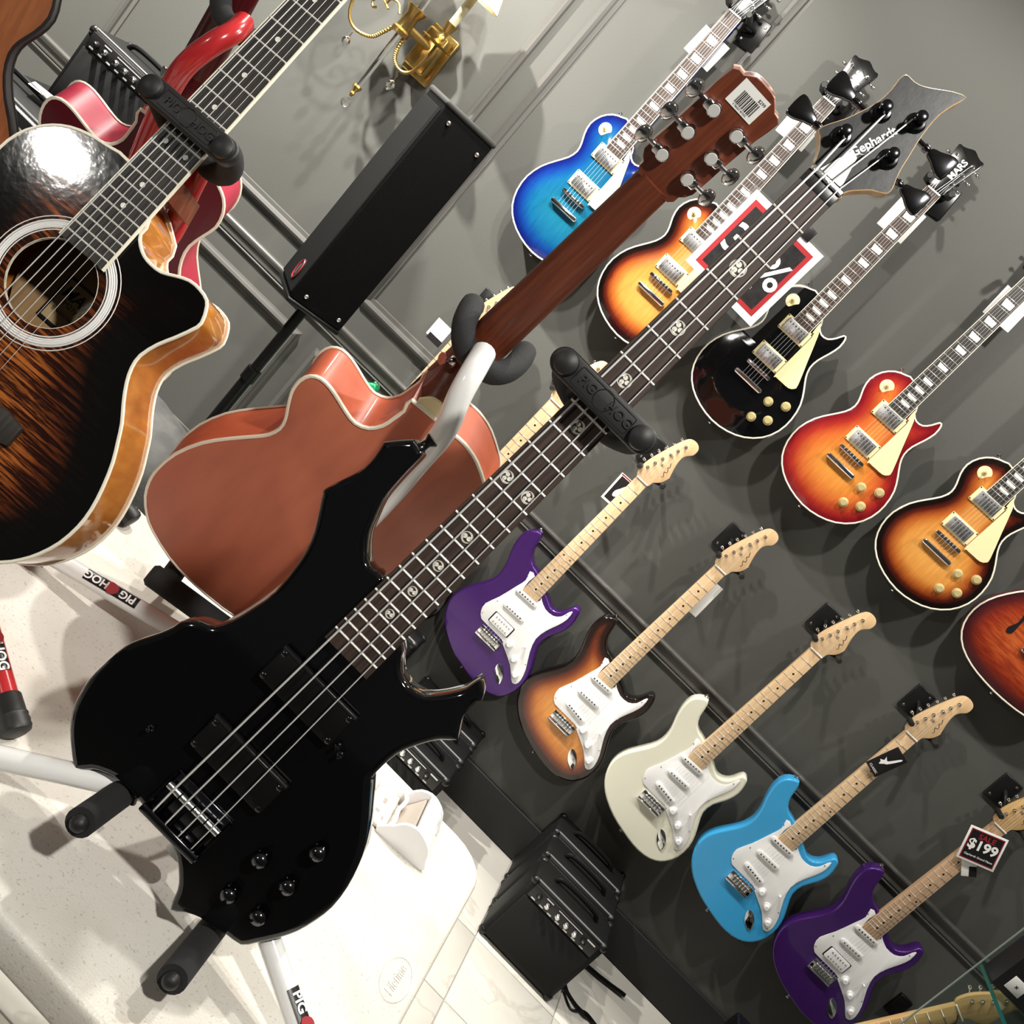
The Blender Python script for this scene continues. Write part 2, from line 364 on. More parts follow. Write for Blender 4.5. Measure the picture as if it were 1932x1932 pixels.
for sx in (-1, 1):
    g = MB(); x = sx * .68
    g.tube([(x, -.27, .69), (x, -.27, .02)], .014, 10); g.tube([(x, .27, .69), (x, .27, .02)], .014, 10)
    g.tube([(x, -.27, .22), (x, .27, .22)], .011, 10); g.tube([(x, -.27, .675), (x, .27, .675)], .012, 10)
    lgo = P('leg_frame', g, GST, tb)
    for sy in (-1, 1): P('foot_cap', MB().lathe([(.018, 0), (.019, .01), (.017, .035), (.014, .036)], (x, sy * .27, 0), n=12), RUB, lgo)
# ================================================================ electric guitars on the wall
def fret_y(n, sc): return -(1 - 2 ** (-n / 12)) * sc
FRET = mesh(MB().box((0, 0, .0004), (1, .0020, .0012), .0005))
def trap(y0, w0, y1, w1): return [(-w0 / 2, y0), (w0 / 2, y0), (w1 / 2, y1), (-w1 / 2, y1)]
def frets(root, sc, n, w, z, mat=FRT, thick=1.0, mb=None):
    for k in range(1, n + 1):
        y = fret_y(k, sc); P('fret', FRET if mb is None else mb, mat, root, (0, y, z), None, (w(y), thick, thick))
def strings(root, key, pts_nut, pts_br, posts, zn, zb, r, mat=STL, zp=0.0, tail=None):
    for i in range(len(pts_nut)):
        def mk(i=i):
            p = [(posts[i][0], posts[i][1], zp), (pts_nut[i], .002, zn), (pts_br[i][0], pts_br[i][1], zb)]
            if tail: p.append((pts_br[i][0], tail[0], tail[1]))
            g = MB(); rr = r[i] if isinstance(r, (list, tuple)) else r
            for a, b in zip(p, p[1:]): g.tube([a, b], rr, 5, False)
            return g
        P('string', cached((key, 'str', i), mk), mat, root)
def body_mesh(key, outline, zt, zb, bev, bevb=None, dome=0.0, step=.013, hole=None, domew=.06):
    if key in MC: return MC[key]
    out = ccw(outline); nr = normals2(out); inn = [(x - a * bev, y - b * bev) for (x, y), (a, b) in zip(out, nr)]
    g = MB(); n = len(out); bb = bev if bevb is None else bevb; seg = 4
    prof = [(bb * (1 - math.sin(PI / 2 * k / seg)), zb + bb * (1 - math.cos(PI / 2 * k / seg))) for k in range(seg + 1)]
    prof += [(bev * (1 - math.cos(PI / 2 * k / seg)), zt - bev * (1 - math.sin(PI / 2 * k / seg))) for k in range(seg + 1)]
    vs = [(x - a * i, y - b * i, z) for i, z in prof for (x, y), (a, b) in zip(out, nr)]
    fs = [(i * n + k, i * n + (k + 1) % n, (i + 1) * n + (k + 1) % n, (i + 1) * n + k) for i in range(len(prof) - 1) for k in range(n)]
    g.add(vs, fs, 1); bot = [(x - a * bb, y - b * bb) for (x, y), (a, b) in zip(out, nr)]
    bv, _, bf, *_ = delaunay_2d_cdt([Vector(p) for p in bot], [(k, (k + 1) % n) for k in range(n)], [], 1, 1e-6); nb0 = len(g.v)
    botv = [(v.x, v.y, zb) for v in bv]; nside = len(g.m); g.v += botv; g.f += [tuple(nb0 + i for i in f)[::-1] for f in bf]; g.m += [1] * len(bf)
    # last bevel ring belongs to the top finish
    for k in range(nside - 2 * n, nside): g.m[k] = 0
    A = np.array(inn); x0, y0 = A.min(0); x1, y1 = A.max(0)
    gx, gy = np.meshgrid(np.arange(x0 + step / 2, x1, step), np.arange(y0 + step / 2, y1, step)); G = np.stack([gx.ravel(), gy.ravel()], 1)
    G = G[inside(inn, G)]; G = G[dist_to(inn, G) > step * .45]
    pts = [Vector(p) for p in inn]; ed = [(k, (k + 1) % n) for k in range(n)]
    if hole:
        G = G[np.hypot(G[:, 0] - hole[0], G[:, 1] - hole[1]) > hole[2] + step * .4]
        h = circ(hole[0], hole[1], hole[2], 40); b = len(pts); pts += [Vector(p) for p in h]; ed += [(b + k, b + (k + 1) % 40) for k in range(40)]
    pts += [Vector(p) for p in G]
    rv, _, rf, *_ = delaunay_2d_cdt(pts, ed, [], 1, 1e-6)
    Pn = np.array([(v.x, v.y) for v in rv]); D = dist_to(out, Pn)
    zz = zt + (dome * np.clip((D - bev) / domew, 0, 1) ** .8 if dome else 0 * D)
    keep = [f for f in rf if not hole or math.hypot(*(Pn[list(f)].mean(0) - np.array(hole[:2]))) > hole[2] * .985]
    b = len(g.v); g.v += [(float(p[0]), float(p[1]), float(z)) for p, z in zip(Pn, zz)]; g.f += [tuple(b + i for i in f) for f in keep]; g.m += [0] * len(keep)
    edge = [0.0 if z < zt - bev * .3 else bev * .6 for x, y, z in vs] + [0.0] * len(botv) + list(D)
    MC[key] = mesh(g, ang=50, edge=edge); return MC[key]

ST_OUT = smooth([(-.104, -.318), (-.129, -.330), (-.143, -.353), (-.143, -.387), (-.133, -.423), (-.120, -.455), (-.112, -.490), (-.116, -.525), (-.133, -.561), (-.155, -.601), (-.166, -.636), (-.165, -.669), (-.151, -.703), (-.129, -.731), (-.096, -.756), (-.046, -.779), (.002, -.791), (.056, -.800), (.101, -.798), (.134, -.785), (.157, -.761), (.171, -.724), (.170, -.676), (.157, -.638), (.139, -.605), (.123, -.570), (.125, -.532), (.143, -.491), (.150, -.453), (.144, -.421), (.136, -.405), (.121, -.405), (.112, -.422), (.103, -.443), (.087, -.457), (.067, -.459), (.046, -.448), (.028, -.440), (-.027, -.412), (-.053, -.406), (-.073, -.393), (-.087, -.369), (-.093, -.342)], 2)
ST_GRD = smooth([(-.050, -.424), (-.041, -.452), (-.048, -.486), (-.063, -.547), (-.079, -.592), (-.073, -.619), (-.059, -.634), (-.044, -.637), (.030, -.637), (.043, -.645), (.071, -.659), (.103, -.676), (.127, -.697), (.144, -.711), (.156, -.706), (.158, -.686), (.146, -.651), (.118, -.603), (.103, -.560), (.108, -.519), (.121, -.481), (.128, -.449), (.124, -.421), (.117, -.430), (.110, -.455), (.091, -.472), (.061, -.474), (.035, -.462), (.029, -.458), (.029, -.474), (-.029, -.474), (-.029, -.425)], 2)
ST_HEAD = smooth([(-.021, 0), (-.031, .030), (-.027, .066), (-.011, .121), (.006, .168), (.020, .183), (.040, .184), (.053, .173), (.053, .153), (.041, .138), (.036, .122), (.0395, .095), (.050, .060), (.0505, .057), (.042, .034), (.026, .017), (.021, 0)], 3)
ST_TUN = [(-.016, .040), (-.009, .063), (-.002, .086), (.007, .110), (.014, .132), (.022, .155)]
ST_BR = [(-.0262 + .0105 * i, -.653) for i in range(6)]
def tuner_mesh(out):
    g = MB().lathe([(.0052, -.006), (.0052, .001), (.0032, .0015), (.003, .008), (.0022, .009)], n=12)
    d = Vector(out).normalized(); g.tube([(0, 0, -.02), tuple(Vector((d.x, d.y, 0)) * .018 + Vector((0, 0, -.02)))], .0022, 6)
    g.box((d.x * .024, d.y * .024, -.02), (.012, .009, .008), .003, Matrix.Rotation(math.atan2(d.y, d.x), 3, 'Z')); g.box((0, 0, -.02), (.011, .011, .010), .002)
    return g
def strat(X, Z, top, side, label, hss=False, yaw=0.0, mats=(MAPLE, MAPLE), guard=WPL, hang=True, hlabel=None, lean=0.0):
    t = T('electric_guitar', label, 'electric guitar', (X, -.09, Z), (PI / 2 + lean, 0, yaw), 'solid-body guitars with maple necks in the lower wall row')
    P('body', body_mesh('strat_body', ST_OUT, 0, -.044, .006), [top, side], t)
    w = lambda y: .0415 + .0145 * (-y / .46)
    P('neck', cached('st_neck', lambda: MB().prism(trap(-.486, w(-.486), 0, w(0)), -.014, .006, .003, 2)), mats[0], t)
    P('headstock', cached('st_head', lambda: MB().prism(ST_HEAD, -.017, -.003, .002, 2)), mats[1], t)
    P('nut', cached('st_nut', lambda: MB().box((0, .002, .0045), (.042, .004, .009), .001)), BONE, t)
    frets(t, .648, 21, lambda y: w(y) - .001, .006)
    dot = cached('dot', lambda: MB().lathe([(.0032, 0), (.0032, .0003)], n=12))
    for n in (3, 5, 7, 9, 15, 17, 19, 21): P('inlay', dot, PBLK, t, (0, (fret_y(n, .648) + fret_y(n - 1, .648)) / 2, .006))
    for s in (-1, 1): P('inlay', dot, PBLK, t, (s * .0125, (fret_y(12, .648) + fret_y(11, .648)) / 2, .006))
    for p in ST_TUN: P('tuner', cached('st_tun', lambda: tuner_mesh((-1, .32))), CHR, t, (p[0], p[1], -.003))
    for p in ((.008, .075), (.010, .112)): P('string_tree', cached('tree', lambda: MB().box((0, 0, .002), (.010, .003, .004), .001)), CHR, t, (p[0], p[1], -.003))
    P('headstock_logo', cached('st_logo', lambda: MB().tube(smooth([(.031, .046, 0), (.034, .052, 0), (.030, .058, 0), (.027, .063, 0), (.034, .066, 0), (.031, .074, 0), (.026, .078, 0), (.030, .083, 0), (.024, .094, 0)], 4, False), .0009, 4)), PBLK, t, (0, 0, -.003))
    gd = P('pickguard', cached('st_guard', lambda: MB().prism(ST_GRD, 0, .0025, .0007, 2)), guard, t)
    for p in ((-.044, -.44), (-.058, -.56), (-.066, -.62), (.118, -.441), (.106, -.53), (.135, -.64), (.149, -.70), (.04, -.64), (.028, -.478), (-.02, -.48)): P('screw', cached('gscr', lambda: MB().lathe([(.0022, 0), (.0016, .0009)], n=8)), CHRD, gd, (p[0], p[1], .0025))
    coil = cached('st_pk', lambda: MB().prism(rrect(-.040, .040, -.008, .008, .0079, 5), .0025, .008, .002, 2))
    pole = cached('pole', lambda: MB().lathe([(.0024, 0), (.0024, .0012)], n=8))
    for k, (x, y, a) in enumerate([(-.002, -.488, .05), (.001, -.548, .04), (.004, -.607, -.12)]):
        if k == 2 and hss:
            pk = P('pickup', cached('st_hb', lambda: MB().prism(rrect(-.036, .036, -.018, .018, .004), .0025, .008, .0015, 2)), WPL, t, (0, -.604, 0))
            P('pickup_ring', cached('st_hbr', lambda: MB().prism(rrect(-.040, .040, -.0195, .0195, .004), .0024, .0034, .0004, 1)), PBLK, pk)
            for i in range(6):
                for s in (-1, 1): P('pole', pole, CHRD, pk, (-.025 + .01 * i, s * .009, .008))
        else:
            pk = P('pickup', coil, WPL, t, (x, y, 0), (0, 0, a))
            for i in range(6): P('pole', pole, PBLK, pk, (-.026 + .0104 * i, 0, .008))
    br = P('bridge', cached('st_br', lambda: MB().box((0, -.662, .003), (.082, .036, .006), .001).box((0, -.676, .006), (.082, .006, .010), .001)), CHR, t)
    for i in range(6): P('saddle', cached('sad', lambda: MB().box((0, 0, 0), (.0088, .018, .006), .0015)), CHRD, br, (ST_BR[i][0], -.660, .009))
    P('jack_plate', cached('st_jack', lambda: MB().prism(smooth([(0, .032), (.010, .022), (.014, .004), (.012, -.014), (0, -.034), (-.012, -.014), (-.014, .004), (-.010, .022)], 3), 0, .003, .0014, 2).ball((0, -.006, .001), .011, 12, (1, 1.7, .22))), CHR, t, (.098, -.720, 0), (0, 0, .75))
    for p in ((.058, -.629), (.099, -.652), (.135, -.684)): P('knob', cached('st_knob', lambda: MB().lathe([(.0125, .0025), (.0118, .006), (.0085, .007), (.0078, .016), (.0065, .0175)], n=20)), WPL, t, (p[0], p[1], 0))
    P('selector_switch', cached('st_sw', lambda: MB().box((0, 0, .0028), (.003, .024, .0006)).tube([(0, .004, .002), (0, .008, .014)], .0018, 6).ball((0, .0085, .016), .004, 8, (1, 1, 1.5))), WPL, t, (.101, -.605, 0), (0, 0, .35))
    sb = cached('strapb', lambda: MB().lathe([(.006, 0), (.004, .003), (.004, .008), (.007, .012), (.006, .014)], n=12))
    P('strap_button', sb, CHR, t, (-.106, -.322, -.022), (-PI / 2, 0, .9)); P('strap_button', sb, CHR, t, (.004, -.790, -.022), (PI / 2, 0, 0))
    strings(t, 'st', [-.0175 + .007 * i for i in range(6)], ST_BR, ST_TUN, .0075, .012, .00028, zp=.003)
    if hang:
        h = T('wall_hanger', 'black metal wall hanger holding the ' + (hlabel or label.split(' electric')[0] + ' guitar of the lower row'), 'guitar hanger', (X, 0, Z), (PI / 2, 0, 0), 'guitar hangers of the lower wall row')
        P('plate', cached('hplate', lambda: MB().box((0, 0, .005), (.062, .088, .010), .003)), SATB, h, (-.035, .072, 0))
        for s in (-1, 1): P('screw', cached('hscr', lambda: MB().lathe([(.0045, 0), (.003, .003)], n=10)), CHRD, h, (-.035 + s * .018, .072 + s * .032, .010))
        P('arm', cached('harm', lambda: MB().tube(smooth([(-.03, .075, .008), (-.02, .06, .03), (0, .02, .055), (.003, .012, .062)], 4, False), .006, 8)), SATB, h)
        fk = P('fork', cached('hfork', lambda: MB().tube(smooth([(-.033, .031, .115), (-.034, .029, .09), (-.03, .024, .065), (.003, .012, .060), (.04, .024, .065), (.052, .032, .09), (.052, .034, .115)], 4, False), .0045, 8)), SATB, h)
        for p in ((-.034, .030), (.052, .033)): P('rubber_sleeve', cached('hsleeve', lambda: MB().lathe([(.007, .075), (.008, .08), (.008, .122), (.006, .126)], n=12)), RUB, fk, (p[0], p[1], 0))
    return t
def solid(name, c, rough=.2, coat=.5, metal=0.): return M(name, c, rough, metal, coat)
purple = solid('metallic_purple', (.060, .013, .145), .26, .5, .35)
strat(-.027, 1.162, purple, purple, 'deep purple electric guitar, the one hanging higher and farther left of the two purple ones', True, hlabel='left purple guitar')
SBST = burst('three_tone_sunburst', [(0, (.006, .003, .003)), (.018, (.02, .006, .004)), (.035, (.16, .03, .01)), (.062, (.52, .17, .03)), (.09, (.62, .25, .05))])
strat(.308, 1.135, SBST, BLK, 'sunburst electric guitar with white pickguard between the purple and white ones')
owh = solid('olympic_white', (.74, .73, .60), .22); strat(.659, 1.155, owh, owh, 'off-white electric guitar with white pickguard and maple neck')
cyan = solid('sky_blue', (.045, .34, .66), .2); strat(1.002, 1.172, cyan, cyan, 'sky blue electric guitar with white pickguard and maple neck')
strat(1.344, 1.160, purple, purple, 'purple electric guitar wearing the red and black sale tag, nearest the glass case', True, hlabel='right purple guitar', mats=(wood('roasted_maple', (.62, .40, .24), (.50, .31, .17), (45, 3, 45)), MAPLE2))
grn = solid('green_lacquer', (.01, .30, .10), .2)
strat(-.362, 1.150, BLK, BLK, 'electric guitar half hidden behind the black bass, only its maple neck and headstock showing', hlabel='guitar half hidden by the bass')
strat(-.695, 1.130, grn, grn, 'green electric guitar hidden behind the red-brown acoustic, headstock beside the foam yoke')

LP_L = [(-.027, -.378), (-.052, -.380), (-.080, -.392), (-.102, -.416), (-.112, -.448), (-.106, -.478), (-.094, -.503), (-.088, -.527), (-.096, -.555), (-.118, -.588), (-.140, -.624), (-.153, -.670), (-.149, -.717), (-.130, -.757), (-.096, -.787), (-.050, -.806), (.004, -.814), (.056, -.807), (.102, -.787), (.138, -.753), (.157, -.710), (.159, -.664), (.148, -.620), (.127, -.586), (.106, -.558), (.095, -.532), (.096, -.503), (.106, -.470), (.112, -.440), (.108, -.415), (.100, -.411), (.090, -.429), (.075, -.446), (.054, -.449), (.036, -.437), (.028, -.420)]
LP_OUT = smooth(LP_L, 2)
LP_HEAD = smooth([(-.021, 0), (-.024, .025), (-.030, .06), (-.037, .10), (-.042, .135), (-.030, .137), (-.017, .141), (0, .148), (.017, .141), (.030, .137), (.042, .135), (.037, .10), (.030, .06), (.024, .025), (.021, 0)], 2)
LP_TUN = [(-.020, .048), (-.0235, .080), (-.027, .112), (.020, .048), (.0235, .080), (.027, .112)]
LP_BR = [(-.026 + .0104 * i, -.628) for i in range(6)]
def lespaul(X, Z, top, side, label, yaw=-.09, fb=ROSE, hoff=.03, hlabel=None):
    t = T('electric_guitar', label, 'electric guitar', (X, -.085, Z), (PI / 2, 0, yaw), 'single-cutaway guitars in the upper wall row')
    P('body', body_mesh('lp_body', LP_OUT, 0, -.048, .003, dome=.007), [top, side], t)
    P('binding', cached('lp_bind', lambda: MB().tube([(x, y, -.001) for x, y in LP_OUT], .0026, 6, closed=True)), IVO, t)
    w = lambda y: .043 + .013 * (-y / .46)
    P('neck', cached('lp_neck', lambda: MB().prism(trap(-.40, w(-.40) - .001, 0, w(0)), -.012, .009, .003, 2)), side, t)
    fbo = P('fretboard', cached('lp_fb', lambda: MB().prism(trap(-.466, w(-.466), 0, w(0)), .008, .014, .0008, 1)), fb, t)
    for s in (-1, 1): P('fretboard_binding', cached(('lp_fbb', s), lambda: MB().tube([(s * w(0) / 2, 0, .0125), (s * w(-.466) / 2, -.466, .0125)], .0016, 5)), IVO, fbo)
    frets(t, .628, 22, w, .014)
    for n in (3, 5, 7, 9, 12, 15, 17, 19, 21):
        ya, yb = fret_y(n - 1, .628), fret_y(n, .628); h = (ya - yb) * .66; yc = (ya + yb) / 2
        P('inlay', cached(('lp_in', n), lambda: MB().prism([(-.012, -h / 2), (.015, -h * .42), (.015, h * .42), (-.015, h / 2)], 0, .0004)), PRL, t, (0, yc, .014))
    P('nut', cached('lp_nut', lambda: MB().box((0, .002, .011), (.043, .0045, .011), .001)), BONE, t)
    hd = P('headstock', cached('lp_head', lambda: MB().prism(LP_HEAD, -.010, .004, .0015, 2)), BLK2, t, (0, 0, .002), (-.16, 0, 0))
    P('headstock_lettering', text('MARS', .024, .0004, .0006), PWHT, hd, (0.004, .082, .0045), (0, 0, PI / 2))
    for k, p in enumerate(LP_TUN): P('tuner', cached(('lp_tun', k < 3), lambda: tuner_mesh((-1 if k < 3 else 1, 0))), CHR, hd, (p[0], p[1], .004))
    for y, h in ((-.487, 0), (-.583, 0)):
        rg = P('pickup_ring', cached('lp_ring', lambda: MB().prism(rrect(-.044, .044, -.0235, .0235, .003), .002, .010, .001, 2)), CRM, t, (-.004, y, 0), (0, 0, .0))
        P('pickup_cover', cached('lp_pk', lambda: MB().prism(rrect(-.034, .034, -.0185, .0185, .003), .008, .0155, .0015, 2)), CHRD, rg)
        for i in range(6): P('pole', cached('pole2', lambda: MB().lathe([(.0022, 0), (.002, .0008)], n=8)), CHR, rg, (-.025 + .01 * i, .009, .0155))
        for sx in (-1, 1):
            for sy in (-1, 1): P('screw', cached('gscr', lambda: MB()), PBLK, rg, (sx * .041, sy * .020, .010))
    br = P('bridge', cached('lp_br', lambda: MB().prism(rrect(-.042, .042, -.006, .006, .0055), .010, .019, .002, 2)), CHR, t, (0, -.628, 0))
    for i in range(6): P('saddle', cached('lp_sad', lambda: MB().box((0, 0, .020), (.004, .009, .003), .001)), CHRD, br, (-.026 + .0104 * i, 0, 0))
    P('tailpiece', cached('lp_tail', lambda: MB().prism(rrect(-.049, .049, -.0075, .0075, .007), .008, .020, .004, 3)), CHR, t, (0, -.668, 0))
    P('pickguard', cached('lp_grd', lambda: MB().prism(smooth([(.031, -.428), (.041, -.444), (.050, -.455), (.080, -.525), (.106, -.585), (.107, -.600), (.094, -.610), (.070, -.611), (.048, -.611), (.041, -.603), (.0415, -.47), (.034, -.462)], 2), .011, .0135, .0008, 1)), CRM, t)
    for p in ((.080, -.672), (.124, -.650), (.076, -.733), (.116, -.710)): P('knob', cached('lp_knob', lambda: MB().lathe([(.0135, .004), (.0135, .007), (.0105, .010), (.0095, .018), (.008, .0195)], n=20)), GOLD, t, (p[0], p[1], 0))
    sw = P('switch_washer', cached('lp_sww', lambda: MB().lathe([(.019, .003), (.019, .0055), (.010, .006)], n=24)), CRM, t, (-.066, -.434, 0))
    P('toggle', cached('lp_tog', lambda: MB().lathe([(.006, .005), (.006, .010), (.002, .011), (.002, .018), (.0035, .021), (.0015, .025)], n=12)), GOLD, sw)
    P('jack_plate', cached('lp_jack', lambda: MB().box((0, 0, 0), (.004, .032, .032), .002)), CHR, t, (.154, -.728, -.025), (0, 0, -.35))
    sb = MC['strapb']; P('strap_button', sb, CHR, t, (-.066, -.384, -.02), (-PI / 2, 0, .5)); P('strap_button', sb, CHR, t, (.002, -.812, -.024), (PI / 2, 0, 0))
    strings(t, 'lp', [-.0175 + .007 * i for i in range(6)], LP_BR, [(p[0] * .85, p[1]) for p in (LP_TUN[0], LP_TUN[1], LP_TUN[2], LP_TUN[5], LP_TUN[4], LP_TUN[3])], .0165, .0215, .00028, zp=-.005, tail=(-.668, .016))
    h = T('wall_hanger', 'black metal wall hanger holding the ' + (hlabel or label.split(' electric')[0] + ' guitar'), 'guitar hanger', (X, 0, Z), (PI / 2, 0, 0), 'guitar hangers of the upper wall row')
    P('plate', MC['hplate'], SATB, h, (hoff, .018, 0), (0, 0, .1))
    for s in (-1, 1): P('screw', MC['hscr'], CHRD, h, (hoff + s * .016, .018 + s * .03, .010))
    P('arm', MB().tube(smooth([(hoff, .018, .008), (hoff, .02, .03), (hoff * .3, .018, .055), (0, .014, .066)], 4, False), .006, 8), SATB, h)
    fk = P('fork', cached('lhfork', lambda: MB().tube(smooth([(-.036, .016, .125), (-.037, .014, .10), (-.032, .012, .075), (0, .012, .066), (.032, .012, .075), (.037, .014, .10), (.036, .016, .125)], 4, False), .0045, 8)), SATB, h)
    for s in (-1, 1): P('rubber_sleeve', cached('lhsleeve', lambda: MB().lathe([(.008, .078), (.0095, .085), (.0095, .128), (.007, .134)], n=12)), RUB, fk, (s * .037, .016, 0))
    return t
LPB = burst('blue_burst', [(0, (.004, .006, .08)), (.012, (.004, .012, .13)), (.03, (.005, .040, .20)), (.055, (.006, .092, .205)), (.10, (.008, .115, .195))])
LPS = burst('tobacco_sunburst', [(0, (.005, .003, .003)), (.014, (.008, .004, .003)), (.026, (.10, .012, .006)), (.044, (.42, .10, .018)), (.07, (.68, .28, .055)), (.10, (.72, .33, .075))])
LPC = burst('cherry_sunburst', [(0, (.17, .006, .012)), (.010, (.22, .008, .014)), (.028, (.40, .03, .018)), (.055, (.62, .14, .03)), (.09, (.70, .25, .045)), (.12, (.72, .29, .055))])
cher = solid('cherry_lacquer', (.15, .006, .012), .15)
lespaul(-.716, 2.229, LPB, solid('navy_lacquer', (.006, .012, .10), .15), 'blue burst single-cutaway electric guitar with cream pickguard', hoff=.05)
lespaul(-.372, 2.226, LPS, BLK, 'sunburst single-cutaway electric guitar partly behind the percent sign', hlabel='sunburst guitar behind the percent sign')
lespaul(-.011, 2.236, BLK, BLK, 'black single-cutaway electric guitar with cream pickguard')
lespaul(.332, 2.240, LPC, cher, 'cherry red and amber single-cutaway electric guitar', fb=ROSED)
lespaul(.676, 2.249, LPS, BLK, 'sunburst single-cutaway electric guitar beside the red semi-hollow one', fb=ROSED, hlabel='sunburst guitar beside the semi-hollow one')
# ================================================================ red semi-hollow guitar at the right edge
def semi():
    t = T('semi_hollow_guitar', 'reddish-brown semi-hollow guitar with f-hole, at the right edge', 'electric guitar', (1.062, -.085, 2.22), (PI / 2, 0, -.05))
    half = [(.030, -.345), (.050, -.352), (.068, -.340), (.080, -.318), (.098, -.303), (.122, -.310), (.138, -.335), (.144, -.370), (.138, -.410), (.122, -.450), (.118, -.490), (.132, -.530), (.160, -.570), (.186, -.615), (.200, -.660), (.198, -.705), (.180, -.745), (.145, -.775), (.095, -.793), (.045, -.800)]
    out = smooth([(-.0, -.345)] + half + [(0, -.802)] + [(-x, y) for x, y in half[::-1]], 2)
    top = burst('amber_red_burst', [(0, (.02, .006, .012)), (.02, (.07, .012, .012)), (.045, (.28, .035, .012)), (.09, (.46, .09, .02)), (.14, (.50, .12, .03))], flame=dict(scale=(6, 40, 1), stops=[(0, (.02, .006, .01)), (.05, (.20, .02, .01)), (.14, (.36, .055, .014))], lo=.4, hi=.6))
    P('body', body_mesh('semi', out, 0, -.045, .003, dome=.010, step=.015), [top, cher], t)
    P('binding', MB().tube([(x, y, -.001) for x, y in out], .0026, 6, closed=True), IVO, t)
    fh = smooth([(.0, .070), (.012, .068), (.016, .055), (.006, .040), (-.002, .020), (-.010, -.010), (-.012, -.030), (-.004, -.052), (-.010, -.066), (-.022, -.060), (-.022, -.045), (-.020, -.030), (-.018, -.005), (-.012, .025), (-.004, .045), (-.002, .058)], 2)
    for s in (-1, 1): P('f_hole', MB().prism([(s * x, y) for x, y in fh], .0035, .0118), PBLK, t, (s * .115, -.60, 0))
    w = lambda y: .043 + .013 * (-y / .46)
    P('neck', MB().prism(trap(-.42, w(-.42), 0, w(0)), -.012, .009, .003, 2), cher, t)
    P('fretboard', MB().prism(trap(-.46, w(-.46), 0, w(0)), .008, .014, .0008, 1), ROSED, t)
    frets(t, .628, 22, w, .014)
    for n in (3, 5, 7, 9, 12, 15, 17, 19): P('inlay', MC[('lp_in', n)], PRL, t, (0, (fret_y(n, .628) + fret_y(n - 1, .628)) / 2, .014))
    P('nut', MC['lp_nut'], BONE, t); hd = P('headstock', MC['lp_head'], BLK2, t, (0, 0, .002), (-.16, 0, 0))
    for k, p in enumerate(LP_TUN): P('tuner', MC[('lp_tun', k < 3)], CHR, hd, (p[0], p[1], .004))
    for y in (-.487, -.583):
        P('pickup', MC['lp_ring'], PBLK, t, (0, y, .004)); P('pickup_cover', MC['lp_pk'], CHRD, t, (0, y, .004))
    P('bridge', MC['lp_br'], CHR, t, (0, -.628, .002)); P('tailpiece', MC['lp_tail'], CHR, t, (0, -.668, .003))
    for p in ((.085, -.69), (.125, -.68), (.075, -.74), (.115, -.735)): P('knob', MC['lp_knob'], GOLD, t, (p[0], p[1], .004))
    P('strap_button', MC['strapb'], CHR, t, (0, -.80, -.02), (PI / 2, 0, 0))
    strings(t, 'lp', [-.0175 + .007 * i for i in range(6)], LP_BR, [(0, 0)] * 6, .0165, .0215, .00028, zp=-.005, tail=(-.668, .016))
semi()

# ================================================================ black bass on the white stand
BO, BA = (-.0857, -1.9591, 1.7438), (.0637, .1825, -.029)
MBASS = frame_matrix(BO, *BA)
bass = T('bass_guitar', 'glossy black four-string bass with horned body and swirl inlays in a white stand', 'bass guitar', MBASS.translation, MBASS.to_euler())
B_OUT = [(-.030, -.582), (-.044, -.583), (-.054, -.581), (-.063, -.574), (-.074, -.561), (-.081, -.545), (-.088, -.526), (-.090, -.508), (-.091, -.488), (-.091, -.472), (-.092, -.465), (-.096, -.463), (-.107, -.460), (-.111, -.462), (-.127, -.481), (-.128, -.487), (-.125, -.501), (-.125, -.517), (-.128, -.530), (-.133, -.544), (-.138, -.561), (-.136, -.566), (-.130, -.576), (-.121, -.590), (-.111, -.609), (-.104, -.634), (-.100, -.672), (-.104, -.699), (-.110, -.724), (-.119, -.742), (-.132, -.749), (-.140, -.755), (-.147, -.764), (-.149, -.774), (-.154, -.788), (-.160, -.800), (-.168, -.817), (-.172, -.836), (-.173, -.858), (-.173, -.876), (-.169, -.895), (-.162, -.913), (-.150, -.929), (-.137, -.941), (-.124, -.951), (-.115, -.955), (-.103, -.941), (-.093, -.935), (-.081, -.930), (-.063, -.928), (-.040, -.930), (-.017, -.931), (.003, -.935), (.022, -.942), (.038, -.955), (.047, -.966), (.057, -.987), (.071, -.977), (.085, -.970), (.099, -.968), (.115, -.963), (.135, -.959), (.145, -.945), (.157, -.925), (.166, -.905), (.171, -.883), (.173, -.861), (.169, -.835), (.161, -.811), (.151, -.791), (.133, -.768), (.110, -.742), (.106, -.736), (.105, -.719), (.107, -.699), (.113, -.683), (.121, -.667), (.128, -.657), (.139, -.646), (.137, -.641), (.131, -.632), (.126, -.622), (.126, -.607), (.128, -.600), (.126, -.594), (.120, -.588), (.111, -.584), (.108, -.601), (.102, -.613), (.095, -.624), (.087, -.634), (.080, -.638), (.068, -.641), (.058, -.640), (.048, -.636), (.038, -.625), (.030, -.617)]
bw = lambda y: .0399 + .0312 * (-y)
P('body', body_mesh('bass_body', smooth(B_OUT, 2), -.012, -.054, .007, step=.02), [BLK, BLK], bass)
P('neck', MB().prism(trap(-.62, bw(-.62), .004, bw(0)), -.022, -.005, .006, 3, bev0=.008), wood('bass_neck', (.06, .025, .015), (.035, .014, .009)), bass)
fb = P('fretboard', MB().prism(trap(-.664, bw(-.664), 0, bw(0)), -.006, 0, .0007, 1), ROSE, bass)
BF = mesh(MB().tube([(-.5, 0, .0002), (.5, 0, .0002)], .0013, 8))
